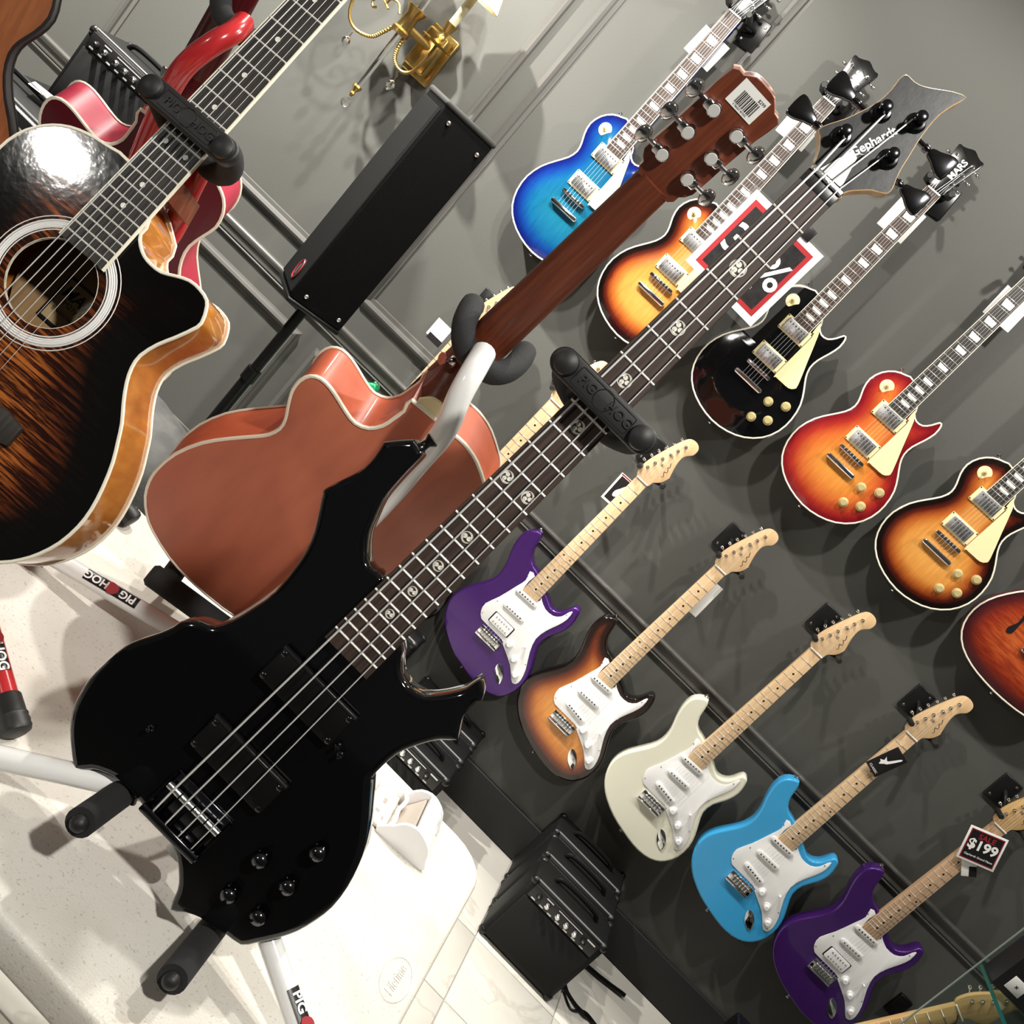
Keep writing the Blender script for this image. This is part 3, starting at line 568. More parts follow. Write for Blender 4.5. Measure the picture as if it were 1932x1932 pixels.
for k in range(1, 25):
    y = fret_y(k, .864); P('fret', BF, FRT, bass, (0, y, 0), None, (bw(y) - .001, 1, 1))
def swirl(n, R):
    g = MB(); th = .0006
    ring = circ(0, 0, R, 32); inn = circ(0, 0, R * .90, 32)
    g.add([(x, y, th) for x, y in ring] + [(x, y, th) for x, y in inn], [(k, (k + 1) % 32, 32 + (k + 1) % 32, 32 + k) for k in range(32)])
    for i in range(n):
        a = 2 * PI * i / n; c = (R * .42 * math.cos(a), R * .42 * math.sin(a)); rr = R * (.33 if n == 3 else .40)
        head = [(c[0] + rr * math.cos(a + PI * .0 + 2 * PI * k / 18), c[1] + rr * math.sin(a + 2 * PI * k / 18)) for k in range(18)]
        g.add([(x, y, th) for x, y in head], [tuple(range(18))])
        o, q = [], []
        for k in range(9):
            t = k / 8; b = a + t * (1.75 if n == 3 else 2.4); o.append((R * .86 * math.cos(b), R * .86 * math.sin(b))); ri = R * (.42 + .42 * t ** .6); q.append((ri * math.cos(b), ri * math.sin(b)))
        g.add([(x, y, th) for x, y in o + q], [(k, k + 1, 9 + k + 1, 9 + k) for k in range(8)])
    return g
for n in (3, 5, 7, 9, 12, 12.5, 15, 17, 19, 21):
    m_ = int(n); y = (fret_y(m_, .864) + fret_y(m_ - 1, .864)) / 2; x = 0
    if m_ == 12: x = -.0145 if n == 12 else .0145
    R_ = {3: .0088, 5: .0078, 7: .0075, 9: .0072, 12: .0068, 15: .0062, 17: .0057, 19: .0052, 21: .0049}[m_]
    P('inlay', swirl(3 if m_ <= 12 else 2, R_), PRL, bass, (x, y, 0), flat=True)
P('nut', MB().box((0, .003, -.001), (.041, .006, .008), .001), CHRD, bass)
P('nut_base', MB().box((0, -.006, -.003), (.0412, .014, .0068), .0005), PBLK, bass)
BHS = smooth([(-.020, .004), (-.020, .009), (-.027, .024), (-.036, .034), (-.042, .038), (-.039, .048), (-.031, .063), (-.025, .079), (-.020, .096), (-.019, .113), (-.021, .126), (-.020, .133), (-.016, .135), (-.008, .135), (.001, .138), (.012, .145), (.025, .154), (.038, .159), (.035, .145), (.032, .130), (.033, .113), (.036, .096), (.040, .081), (.043, .068), (.047, .057), (.051, .048), (.050, .040), (.038, .033), (.030, .025), (.023, .017), (.020, .010), (.020, .004)], 2)
bh = P('headstock', MB().prism(BHS, -.031, -.015, .0008, 1, mi=1, mtop=0), [M('worn_black_headstock', (.010, .011, .012), .33, coat=.15, bump=.06, bscale=90), MAPLE], bass)
P('truss_cover', MB().prism([(-.013, .012), (-.003, .047), (.005, .044), (.015, .013)], -.015, -.0135), M('silver_plate', (.55, .55, .54), .35, metal=.8), bh)
P('headstock_lettering', text('Gephardt', .0125, .0003, .0003), PWHT, bh, (.005, .066, -.0145), (0, 0, PI / 2 - .30))
P('headstock_flourish', MB().tube(smooth([(.004, .036, -.0145), (.0, .042, -.0145), (.003, .048, -.0145), (.008, .052, -.0145), (.007, .060, -.0145), (.012, .066, -.0145), (.011, .074, -.0145), (.015, .084, -.0145)], 4, False), .0006, 4), PWHT, bh)
BPOST = [(-.021, .048), (-.010, .091), (.021, .107), (.027, .064)]
for i, (x, y) in enumerate(BPOST):
    tn = P('tuner', MB().lathe([(.0105, -.016), (.0105, -.0145), (.0085, -.0135), (.0085, -.009), (.0062, -.0085), (.005, -.003), (.0058, 0), (.0058, .006), (.004, .007)], (x, y, 0), n=20), DCHR, bh)
    s = -1 if i < 2 else 1; z = -.036
    g = MB().box((x, y, z), (.022, .020, .010), .002).tube([(x, y, z), (x + s * .030, y, z)], .0032, 8).lathe([(.0042, 0), (.0048, .003), (.0042, .006)], (x + s * .022, y, z), (s, 0, 0), n=10)
    kx = x + s * .042
    out = smooth([(-.012, -.004), (-.004, -.007), (.006, -.012), (.014, -.013), (.017, -.008), (.017, .008), (.014, .013), (.006, .012), (-.004, .007), (-.012, .004)], 2)
    P('key', g.add(*(lambda q: (q.v, q.f))(MB().prism([(kx + s * a, y + b) for a, b in out], z - .003, z + .003, .0015, 2))), DCHR, tn)
BBR = [(-.0275, -.884), (-.0092, -.884), (.0092, -.884), (.0275, -.884)]
rs = [.00125, .00105, .00085, .0007]
strings(bass, 'bass', [-.0145, -.0048, .0048, .0145], BBR, [(BPOST[0][0] + .004, BPOST[0][1]), (BPOST[1][0] + .004, BPOST[1][1]), (BPOST[2][0] - .004, BPOST[2][1]), (BPOST[3][0] - .004, BPOST[3][1])], .0035, .008, rs, zp=-.006, tail=(-.917, .001))
for y in (-.721, -.822):
    pk = P('pickup', MB().prism(rrect(-.051, .051, -.020, .020, .004), -.0125, -.001, .0015, 2), MBLK, bass, (0, y, 0))
    P('pickup_edge', MB().box((0, .0205, -.004), (.104, .0035, .008), .001), SATB, pk)
    for sx in (-1, 1):
        for sy in (-1, 1): P('screw', cached('bscr', lambda: MB().lathe([(.0032, 0), (.0032, .0008), (.002, .0016)], n=10)), DCHR, pk, (sx * .0465, sy * .0155, -.001))
bb = P('bridge', MB().box((0, -.896, -.010), (.078, .052, .005), .001).box((0, -.921, -.004), (.080, .010, .017), .002).box((-.0385, -.896, -.006), (.002, .05, .010)).box((.0385, -.896, -.006), (.002, .05, .010)), DCHR, bass)
for x, y in BBR:
    P('saddle', MB().tube([(x - .0083, y, .003), (x + .0083, y, .003)], .0042, 10), CHRD, bb)
    P('saddle_screw', MB().tube([(x + .004, y - .004, .000), (x + .004, -.917, .000)], .0016, 6), DCHR, bb)
for x, y in ((.085, -.873), (.121, -.825), (.088, -.922), (.124, -.872), (.125, -.916)):
    P('knob', cached('bknob', lambda: MB().lathe([(.0095, -.012), (.0095, -.002), (.0088, .003), (.006, .0065), (.002, .0075)], n=24)), DCHR, bass, (x, y, 0))
for p in ((.058, -.735), (.066, -.740), (-.090, -.862)): P('switch', cached('bsw', lambda: MB().lathe([(.0035, -.012), (.0035, -.009), (.0018, -.008), (.0022, .000), (.0012, .001)], n=10)), DCHR, bass, p + (0,))
bsb = lambda: MB().lathe([(.0075, 0), (.005, .003), (.0045, .009), (.0078, .014), (.0078, .016)], n=14)
P('strap_button', cached('bstrap', bsb), BLK2, bass, (-.1, -.463, -.033), (-PI / 2, 0, -.2)); P('strap_button', MC['bstrap'], BLK2, bass, (-.055, -.929, -.033), (PI / 2, 0, 0))

# ================================================================ acoustic guitars
def arc_neck(y0, w0, y1, w1, zf, d0, d1, sgn, n=10):
    """neck with rounded back; flat side at zf, bulging by d along sgn*z"""
    g = MB(); vs = []
    for y, w, d in ((y0, w0, d0), (y1, w1, d1)):
        for k in range(n + 1): a = PI * k / n; vs.append((w / 2 * math.cos(a), y, zf + sgn * d * math.sin(a)))
    fs = [(k, k + 1, n + 2 + k, n + 1 + k) for k in range(n)] + [tuple(range(n + 1))[::-1], tuple(range(n + 1, 2 * n + 2)), (0, n + 1, 2 * n + 1, n)]
    return g.add(vs, fs)
SB_R = [(.027, -.389), (.032, -.409), (.041, -.419), (.052, -.425), (.064, -.427), (.078, -.426), (.092, -.419), (.107, -.413), (.122, -.413), (.135, -.417), (.142, -.426), (.146, -.435), (.147, -.445), (.137, -.469), (.128, -.487), (.122, -.508), (.124, -.524), (.131, -.540), (.143, -.558), (.157, -.576), (.167, -.593), (.178, -.613), (.188, -.639), (.195, -.665), (.197, -.688), (.194, -.713), (.186, -.735), (.176, -.752), (.161, -.769), (.135, -.786), (.100, -.799), (.050, -.807)]
SB_L = [(-.050, -.807), (-.100, -.799), (-.135, -.786), (-.161, -.769), (-.176, -.752), (-.186, -.735), (-.194, -.713), (-.197, -.688), (-.195, -.665), (-.188, -.639), (-.178, -.613), (-.167, -.593), (-.157, -.576), (-.143, -.555), (-.131, -.530), (-.126, -.505), (-.130, -.485), (-.140, -.465), (-.147, -.440), (-.143, -.414), (-.134, -.396), (-.122, -.382), (-.106, -.371), (-.086, -.364), (-.062, -.360), (-.027, -.358)]
def acoustic_front(t, out, top, side, bind, detail=True, neck=MAHO, thick=.095, nf=21):
    hole = (-.003, -.512, .050)
    P('soundboard_and_rim', body_mesh(('ac', t.name), out, -.006, -.006 - thick, .0012, step=.010 if detail else .02, hole=hole, bevb=.0012), [top, side], t)
    P('back_binding', MB().tube([(x, y, -.005 - thick) for x, y in out], .0022, 6, closed=True), bind, t)
    P('top_binding', MB().tube([(x, y, -.0068) for x, y in out], .0022, 6, closed=True), bind, t)
    INN = wood('bare_spruce_inside', (.42, .27, .13), (.33, .20, .09), (30, 3, 30), .7, 0); sh = MB().prism(circ(-.003, -.512, .085, 30), -thick + .0, -thick + .002)
    bk = P('inner_back', sh, INN, t)
    rg = P('soundhole_edge', MB().lathe([(.050, -.009), (.0506, -.0058), (.050, -.0056), (.0495, -.009)], (-.003, -.512, 0), n=40, caps=False), IVO, t)
    for r, th in ((.0595, .0007), (.0625, .0012), (.0650, .0012), (.0675, .0012), (.0700, .0009), (.0745, .0006)):
        P('rosette_ring', MB().tube([(x, y, -.0058) for x, y in circ(-.003, -.512, r, 60)], th, 4, closed=True), PWHT, t)
    w = lambda y: .0437 + .0360 * (-y)
    P('neck', arc_neck(-.36, .056, 0, .043, -.006, .020, .016, -1), neck, t)
    P('heel', MB().prism([(-.028, -.362), (.028, -.362), (.022, -.335), (-.022, -.335)], -.09, -.006, .004, 2), neck, t)
    fbd = P('fretboard', MB().prism(trap(-.466, w(-.466), 0, w(0)), -.0062, 0, .0006, 1), ROSED, t)
    g = MB()
    for s in (-1, 1): g.box((0, 0, 0), (0, 0, 0))
    g = MB(); g.tube([(-w(0) / 2, 0, -.0028), (-w(-.466) / 2, -.466, -.0028), (w(-.466) / 2, -.466, -.0028), (w(0) / 2, 0, -.0028)], .0028, 6)
    P('fretboard_binding', g, IVO, fbd)
    AF = mesh(MB().tube([(-.5, 0, .0002), (.5, 0, .0002)], .00115, 8))
    for k in range(1, nf + 1):
        y = fret_y(k, .648); P('fret', AF, FRT, t, (0, y, 0), None, (w(y) - .0005, 1, 1))
    dot = MB().lathe([(.0031, 0), (.0031, .0003)], n=16)
    dm = mesh(dot)
    for n in (3, 5, 7, 9, 15, 17): P('inlay', dm, PRL, t, (0, (fret_y(n, .648) + fret_y(n - 1, .648)) / 2, 0))
    for s in (-1, 1): P('inlay', dm, PRL, t, (s * .0145, (fret_y(12, .648) + fret_y(11, .648)) / 2, 0))
    P('nut', MB().box((0, .003, -.002), (.044, .006, .009), .001), BONE, t)
    hd = P('headstock', MB().prism(smooth([(-.022, .006), (-.030, .03), (-.037, .07), (-.040, .14), (-.03, .158), (0, .150), (.03, .158), (.040, .14), (.037, .07), (.030, .03), (.022, .006)], 2), -.018, -.003, .0015, 2), neck, t, (0, 0, 0), (-.2, 0, 0))
    tp = [(-.020, .045), (-.022, .08), (-.024, .115), (.024, .115), (.022, .08), (.020, .045)]
    for k, p in enumerate(tp): P('tuner', MC[('lp_tun', k < 3)], CHR, hd, (p[0], p[1], -.003))
    bo = smooth([(-.085, -.012), (-.085, .012), (-.06, .016), (-.03, .012), (.03, .012), (.06, .016), (.085, .012), (.085, -.012), (.05, -.024), (-.05, -.024)], 1)
    bd = P('bridge', MB().prism(bo, -.006, .003, .0015, 2), ROSED, t, (0, -.660, 0))
    P('saddle', MB().box((0, .006, .004), (.072, .003, .006), .001), BONE, bd)
    bp = [(-.028 + .0112 * i, -.654) for i in range(6)]
    for x, y in bp: P('bridge_pin', cached('bpin', lambda: MB().lathe([(.003, .003), (.0035, .006), (.001, .008)], n=8)), BONE, bd, (x, -.010, 0))
    strings(t, 'ac', [-.0178 + .0071 * i for i in range(6)], bp, tp, .0025, .008, [.00075, .00065, .00055, .00045, .0003, .00026], zp=-.015, tail=(-.670, .003))
    P('end_pin', MC['bstrap'], BRASS, t, (0, -.805, -.05), (PI / 2, 0, 0))
    return bk
SBM = frame_matrix((-.646, -1.8829, 1.6198), .0453, .3164, .0557)
sba = T('acoustic_guitar', 'tobacco sunburst cutaway acoustic with striped flame top in a red stand', 'acoustic guitar', SBM.translation, SBM.to_euler())
FLM = burst('flame_sunburst_top', [(0, (.002, .002, .002)), (.040, (.003, .002, .002)), (.065, (.012, .003, .002)), (.095, (.030, .006, .003)), (.16, (.040, .009, .004))], rough=.06, coat=.5, bump=.055,
            flame=dict(scale=(5, 75, 1), rot=.12, lo=.47, hi=.60, stops=[(0, (.002, .002, .002)), (.042, (.006, .003, .002)), (.070, (.14, .032, .008)), (.097, (.42, .12, .024)), (.16, (.50, .155, .032))]))
AMB = wood('amber_gloss_side', (.50, .20, .035), (.40, .14, .022), (8, 30, 8), .12, .7)
bk = acoustic_front(sba, smooth(SB_R + SB_L, 2), FLM, AMB, IVO)
lb = P('paper_label', MB().box((-.002, -.524, -.0915), (.066, .058, .0005)), M('label_paper', (.45, .33, .17), .7), sba)
for s_, sz, x, y, m_ in (('MARS', .020, -.006, -.512, PBLK), ('M21y40', .0095, -.006, -.524, PBLK), ('S/N 0057666', .006, -.012, -.536, PBLK)):
    P('label_print', text(s_, sz, .0001, .0006 if sz > .015 else 0, .25 if sz > .015 else 0), m_, lb, (x, y, -.0910), None)
P('label_border', MB().box((-.0345, -.524, -.0911), (.004, .058, .0004)).box((-.002, -.4955, -.0911), (.066, .003, .0004)).box((-.002, -.5525, -.0911), (.066, .004, .0004)), PBLK, lb)
LG = frame_matrix((-1.154, -1.893, 1.708), .58, .15, .13)
lga = T('acoustic_guitar', 'plain brown mahogany acoustic with black binding at the upper left corner', 'acoustic guitar', LG.translation, LG.to_euler())
LL = [(-x, y) for x, y in SB_L[::-1]]
acoustic_front(lga, smooth([(.0, -.358)] + LL[0:] + SB_L, 2), wood('mahogany_top', (.26, .085, .028), (.20, .062, .020), (50, 4, 50), .4, .2), PBLK, PBLK, False, thick=.075)

BR_L = [(-.026, -.362), (-.023, -.381), (-.025, -.401), (-.028, -.419), (-.038, -.436), (-.054, -.443), (-.071, -.439), (-.088, -.432), (-.105, -.426), (-.120, -.425), (-.131, -.432), (-.136, -.447), (-.135, -.465), (-.130, -.480), (-.125, -.492), (-.118, -.508), (-.115, -.526), (-.120, -.545), (-.130, -.561), (-.153, -.593), (-.175, -.629), (-.191, -.674), (-.196, -.715), (-.194, -.744), (-.185, -.774), (-.168, -.801), (-.148, -.820), (-.107, -.844), (-.064, -.857), (0, -.864)]
BR_R = [(.064, -.857), (.107, -.844), (.148, -.820), (.168, -.801), (.185, -.774), (.194, -.744), (.196, -.715), (.191, -.674), (.175, -.629), (.153, -.593), (.130, -.558), (.120, -.528), (.119, -.500), (.128, -.470), (.136, -.445), (.134, -.418), (.124, -.398), (.108, -.385), (.083, -.369), (.063, -.362), (.047, -.360), (.011, -.361)]
BR_OUT = smooth(BR_L + BR_R, 2)
def acoustic_back(t, back, side, neck, sticker=False):
    """local z points to the guitar's back, which faces the room"""
    th = .075
    P('back', MB().prism(BR_OUT, th - .004, th, .001, 2), back, t)
    P('rim', MB().prism(BR_OUT, .002, th - .004, 0), side, t)
    P('soundboard', MB().prism(BR_OUT, 0, .002, .0006, 1), side, t)
    P('back_binding', MB().tube([(x, y, th - .0015) for x, y in BR_OUT], .0027, 6, closed=True), IVO, t)
    P('top_binding', MB().tube([(x, y, .001) for x, y in BR_OUT], .0025, 6, closed=True), IVO, t)
    P('heel_binding', MB().tube([(-.026, -.362, th - .0005), (.012, -.361, th - .0005)], .0022, 6), IVO, t)
    P('neck', arc_neck(-.362, .056, 0, .0435, 0, .021, .017, 1), neck, t)
    hl = MB(); ys = [(-.362, .027, th - .002), (-.352, .025, .068), (-.338, .024, .050), (-.322, .026, .032), (-.300, .027, .018)]
    vs = []; n = 8
    for y, w, d in ys:
        for k in range(n + 1): a = PI * k / n; vs.append((w * math.cos(a), y, d * math.sin(a) ** .8 if 0 < k < n else 0))
    hl.add(vs, [(i * (n + 1) + k, i * (n + 1) + k + 1, (i + 1) * (n + 1) + k + 1, (i + 1) * (n + 1) + k) for i in range(len(ys) - 1) for k in range(n)] + [tuple(range(n + 1))])
    P('heel', hl, neck, t)
    P('heel_cap', MB().prism(smooth([(-.020, -.361), (.020, -.361), (.017, -.348), (.008, -.340), (-.008, -.340), (-.017, -.348)], 2), th - .006, th - .001, .0008, 1), CRM, t)
    P('strap_button', MC['bstrap'], CHR, t, (-.018, -.315, .026), (0, -.9, 0)); P('end_pin', MC['bstrap'], CHR, t, (0, -.863, .038), (PI / 2, 0, 0))
    P('fretboard', MB().prism(trap(-.46, .058, 0, .0435), -.006, 0, .0006, 1), ROSED, t)
    hs = smooth([(-.0215, -.004), (-.026, .008), (-.035, .018), (-.0335, .05), (-.032, .09), (-.030, .131), (-.018, .134), (-.008, .141), (.006, .142), (.019, .140), (.030, .131), (.040, .127), (.037, .10), (.035, .06), (.034, .02), (.026, .008), (.0215, -.004)], 2)
    hd = P('headstock', MB().prism(hs, -.004, .011, .001, 1), neck, t)
    P('headstock_lit_end', MB().prism([(x, y) for x, y in hs if y > .13] + [(.036, .126), (-.029, .128)], -.0045, .0105), M('lit_headstock_edge', (.62, .36, .27), .4), hd)  # pale colour paints in the light falling on the headstock's top end
    for k, (x, y) in enumerate(((-.015, .094), (-.017, .062), (-.019, .029), (.019, .093), (.018, .061), (.017, .030))):
        s = -1 if k < 3 else 1
        def mk(s=s):
            g = MB().prism(circ(0, 0, .0078, 20), .011, .020, .002, 2).tube([(0, 0, .015), (s * .022, 0, .015)], .0026, 8).box((s * .006, 0, .0155), (.012, .011, .009), .002)
            return g
        tn = P('tuner', cached(('btun', s), mk), CHR, hd, (x, y, 0))
        P('tuner_cap', cached('btcap', lambda: MB().lathe([(.0062, .0198), (.0058, .0208)], n=18)), M('matt_nickel', (.70, .70, .68), .5, metal=.3) if 'matt_nickel' not in bpy.data.materials else bpy.data.materials['matt_nickel'], tn)
        P('button', cached('btbut', lambda: MB().ball((0, 0, 0), .0105, 16, (.75, 1, .45))), CHR, tn, (s * .028, 0, .015), (0, 0, 0))
    if sticker:
        st = P('barcode_sticker', MB().box((.003, .1205, .0115), (.035, .027, .0004)), PAPER, hd); g = MB(); x = -.008; random.seed(3)
        while x < .014:
            w_ = random.choice((.0004, .0008, .0012)); g.box((.003 + x - .002, .1185, .0118), (w_, .014, .0002)); x += w_ + random.choice((.0005, .0009))
        P('barcode', g, PBLK, st); P('sticker_print', text('$299', .0045, .0001), PBLK, st, (.014, .1285, .0118)); P('sticker_number', text('0 786557 857552', .0026, .0001), PBLK, st, (.003, .1095, .0118))
RDM = frame_matrix((-.8326, -1.7613, 1.6334), .4465, -.3523, .0651)
rd = T('acoustic_guitar', 'dark red cutaway acoustic seen from behind in a red stand', 'acoustic guitar', RDM.translation, RDM.to_euler())
acoustic_back(rd, M('satin_deep_red', (.085, .003, .010), .42), M('satin_red_rim', (.33, .02, .045), .38), MAHOR)
BRM = frame_matrix((-.2172, -1.9174, 1.6423), .3557, -.3849, -.0171)
brn = T('acoustic_guitar', 'red-brown cutaway acoustic seen from behind in a white stand, barcode on its headstock', 'acoustic guitar', BRM.translation, BRM.to_euler())
acoustic_back(brn, wood('satin_redbrown', (.52, .150, .082), (.46, .130, .070), (14, 3, 14), .5, 0), wood('satin_redbrown_rim', (.42, .085, .035), (.36, .07, .028), (14, 3, 14), .42, .1), MAHO, True)
# ================================================================ guitar stands
def xf(m, pts): return [tuple(m @ Vector(p)) for p in pts]
def leg_label(parent, a, b, pos, r, flip=False, side=0.0):
    """printed badge wrapped on a leg tube from a to b; pos = centre along the leg"""
    a, b = Vector(a), Vector(b); d = (b - a).normalized(); c = a + (b - a) * pos; up = Vector((0, -.55, .83)); n = (up - d * up.dot(d)).normalized()
    if side: n = (Matrix.Rotation(side, 3, d) @ n).normalized()
    y = n.cross(d)
    if flip: d = -d; y = -y
    R = Matrix(((d.x, y.x, n.x, 0), (d.y, y.y, n.y, 0), (d.z, y.z, n.z, 0), (0, 0, 0, 1)))
    g = MB(); W, n_ = .040, 6; vs = []
    for x in (-W, W):
        for k in range(n_ + 1): t = (k / n_ - .5) * 1.35; vs.append((x, math.sin(t) * (r + .0004), math.cos(t) * (r + .0004) - r))
    g.add(vs, [(k, k + 1, n_ + 2 + k, n_ + 1 + k) for k in range(n_)])
    lo = P('badge', g, PBLK, parent); lo.matrix_local = Matrix.Translation(c + n * r) @ R
    P('badge_lettering', text('PIG', .0155, .0002, .0004), PWHT, lo, (-.024, 0, .0008)); P('badge_lettering', text('HOG', .0155, .0002, .0004), PWHT, lo, (.023, 0, .0008))
    P('badge_emblem', MB().prism(smooth([(-.009, -.004), (-.007, .006), (0, .009), (.008, .005), (.009, -.003), (.002, -.008)], 3), .0005, .0010), PRED, lo)
def stand(label, M_, tube, yoke, post_pts, arms, legs, bar=True, zs=-1, yw=1.0):
    """M_ = frame of the guitar it carries; zs: +1 when the guitar's back faces the room"""
    t = T('guitar_stand', label, 'guitar stand', (0, 0, 0))
    P('post', MB().tube(smooth(xf(M_, post_pts), 5, False), .0145, 16), tube, t)
    yx, yy = yoke; s = -zs
    ya = lambda q: smooth(xf(M_, [(yx + (a - yx) * yw, b, c) for a, b, c in [(yx + q * .004, yy - .012, -s * .052), (yx + q * .026, yy - .012, -s * .046), (yx + q * .044, yy - .006, -s * .024), (yx + q * .050, yy, s * .002), (yx + q * .050, yy + .002, s * .022)]]), 4, False)
    for q in (-1, 1): P('yoke_foam', MB().tube(ya(q), [.0115] + [.0145] * 15 + [.013], 14), FOAM, t)
    if bar:
        g = MB().prism(rrect(-.067, .067, -.0145, .0145, .0144, 7), .020, .034, .003, 3)
        bo = P('retaining_bar', g, RUB, t); bo.matrix_local = M_ @ Matrix.Translation((yx, yy, 0))
        for q in (-1, 1): P('bar_button', MB().lathe([(.0128, .033), (.0128, .036), (.0115, .040), (.007, .0425), (.001, .0432)], (q * .0505, 0, 0), n=24), RUB, bo)
        P('bar_lettering', text('PIG', .0135, .0010, .0001), RUB, bo, (-.021, 0, .0344)); P('bar_lettering', text('HOG', .0135, .0010, .0001), RUB, bo, (.021, 0, .0344))
        P('bar_border', MB().tube([(x, y, .0342) for x, y in rrect(-.036, .036, -.0095, .0095, .002, 2)], .0005, 4, closed=True), RUB, bo)
        P('bar_emblem', MB().tube([(x, y, .0342) for x, y in circ(0, 0, .0105, 24)], .0006, 4, closed=True), RUB, bo)
    A0, A1 = Vector(arms[0][0]), Vector(arms[1][0]); ex = (A1 - A0).normalized() * (.028 if zs > 0 else 0)
    P('cradle_bar', MB().tube(xf(M_, [A0 - ex, A0 - ex * .8, A1 + ex * .8, A1 + ex]), [.013, .0175, .0175, .013] if zs > 0 else .011, 14), FOAM if zs > 0 else SATB, t)
    for a, b in arms:
        A, B = M_ @ Vector(a), M_ @ Vector(b); d = (B - A).normalized()
        ao = P('cradle_arm', MB().tube([A, B - d * .002], .0155, 18), FOAM, t)
        P('end_cap', MB().ball(tuple(B), .0095, 14, (1, 1, 1)), RUB, ao)
    for k, (a, b, foot, lab) in enumerate(legs):
        lo = P('leg', MB().tube([a, b], .0125, 16), tube, t)
        if foot:
            A, B = Vector(a), Vector(b); d = (B - A).normalized()
            P('rubber_foot', MB().lathe([(.0138, -.035), (.0150, -.033), (.0155, -.012), (.0168, -.010), (.0160, -.006), (.0172, -.003), (.0164, .001), (.0172, .004), (.0155, .009), (.010, .012)], tuple(B), tuple(d), n=20), RUB, lo)
        if lab: leg_label(lo, a, b, lab[0], .0125, lab[1], lab[2] if len(lab) > 2 else 0)
    return t
hz = .7585
stand('white guitar stand with black foam arms cradling the black bass', MBASS, STW, (0, -.301),
      [(0, -.30, -.055), (0, -.36, -.075), (.01, -.60, -.085), (.02, -.90, -.085), (.02, -.975, -.080)],
      [((-.066, -.9455, -.078), (-.066, -.9455, .062)), ((.104, -.9865, -.078), (.104, -.9865, .066))],
      [((-.085, -2.045, .845), (-.335, -2.192, hz), True, None), ((-.085, -2.045, .845), (.190, -2.125, hz), True, (.80, False, -.35)), ((-.085, -2.02, .90), (-.06, -1.86, hz), True, None)])
stand('red guitar stand with black retaining bar holding the sunburst acoustic', SBM, STR, (.004, -.285),
      [(0, -.285, -.055), (0, -.33, -.085), (0, -.40, -.13), (0, -.60, -.135), (0, -.78, -.135), (0, -.835, -.12)],
      [((-.085, -.822, -.125), (-.085, -.822, .035)), ((.085, -.822, -.125), (.085, -.822, .035))],
      [((-.60, -1.98, .83), (-.312, -2.088, hz), True, (.68, False, -.2)), ((-.60, -1.98, .83), (-.90, -2.06, hz), True, None), ((-.60, -1.975, .86), (-.62, -1.80, hz), True, None)])
stand('white guitar stand seen from behind carrying the red-brown acoustic', BRM, STW, (.0, -.265),
      [(-.004, -.262, .052), (-.004, -.266, .085), (.002, -.290, .108), (.018, -.335, .118), (.026, -.40, .112), (.034, -.47, .110), (.040, -.60, .112), (.035, -.76, .112), (.02, -.88, .105)],
      [((-.085, -.8815, .088), (-.085, -.8815, -.03)), ((.085, -.8815, .088), (.085, -.8815, -.03))],
      [((-.27, -1.765, .80), (-.548, -1.838, hz), True, (.55, False, -.1)), ((-.27, -1.765, .80), (-.02, -1.80, hz), True, None), ((-.27, -1.755, .82), (-.30, -1.60, hz), True, None)], bar=False, zs=1, yw=.84)
stand('red guitar stand seen from behind carrying the dark red acoustic', RDM, STR, (.026, -.180),
      [(.030, -.178, .052), (.030, -.182, .085), (.020, -.20, .108), (.006, -.24, .118), (.001, -.285, .112), (.004, -.35, .110), (.010, -.44, .110), (.012, -.60, .11), (.01, -.76, .11), (0, -.88, .105)],
      [((-.085, -.8815, .088), (-.085, -.8815, -.03)), ((.085, -.8815, .088), (.085, -.8815, -.03))],
      [((-.84, -1.61, .82), (-.553, -1.592, hz), True, None), ((-.84, -1.61, .82), (-1.10, -1.66, hz), True, None), ((-.84, -1.62, .82), (-.90, -1.74, hz), True, None)], bar=False, zs=1, yw=.84)
stand('white guitar stand mostly hidden, carrying the brown mahogany acoustic', LG, STW, (0, -.285),
      [(0, -.285, -.055), (0, -.33, -.085), (0, -.40, -.13), (0, -.78, -.135), (0, -.835, -.12)],
      [((-.085, -.822, -.125), (-.085, -.822, .035)), ((.085, -.822, -.125), (.085, -.822, .035))],
      [((-1.08, -1.84, .90), (-1.05, -2.03, hz), True, None), ((-1.08, -1.84, .90), (-1.27, -1.82, hz), True, None), ((-1.08, -1.84, .90), (-1.14, -1.70, hz), True, None)])

# ================================================================ white device on the table
dv = T('plastic_dispenser', 'white plastic dispenser with open slot lying on the table', 'dispenser', (.103, -1.625, .74), (0, 0, .12))
arc_o = [(.044 * math.cos(t) - .002, .046 * math.sin(t)) for t in [k * PI / 2 / 8 for k in range(9)]]; arc_i = [(.037 * math.cos(t) - .002, .039 * math.sin(t)) for t in [k * PI / 2 / 8 for k in range(9)]]
P('shell', MB().prism(arc_o + arc_i[::-1], -.050, .050, .0015, 2), WPL, dv, None, (PI / 2, 0, 0))
for s in (-1, 1):
    P('cheek', MB().prism(smooth([(.042, 0), (.041, .016), (.030, .035), (.012, .045), (-.004, .047), (-.020, .040), (-.030, .026), (-.040, .016), (-.044, 0)], 2), -.004, .004, .002, 2), WPL, dv, (0, s * .052, 0), (PI / 2, 0, 0))
P('inner_plate', MB().box((-.012, 0, .020), (.004, .096, .036), 0, Matrix.Rotation(.5, 3, 'Y')), M('beige_plastic', (.55, .49, .43), .5), dv)
P('front_lip', MB().tube(smooth([(-.034, -.050, .018), (-.030, -.03, .020), (-.032, 0, .017), (-.028, .03, .021), (-.034, .050, .018)], 4, False), .0035, 8), WPL, dv)
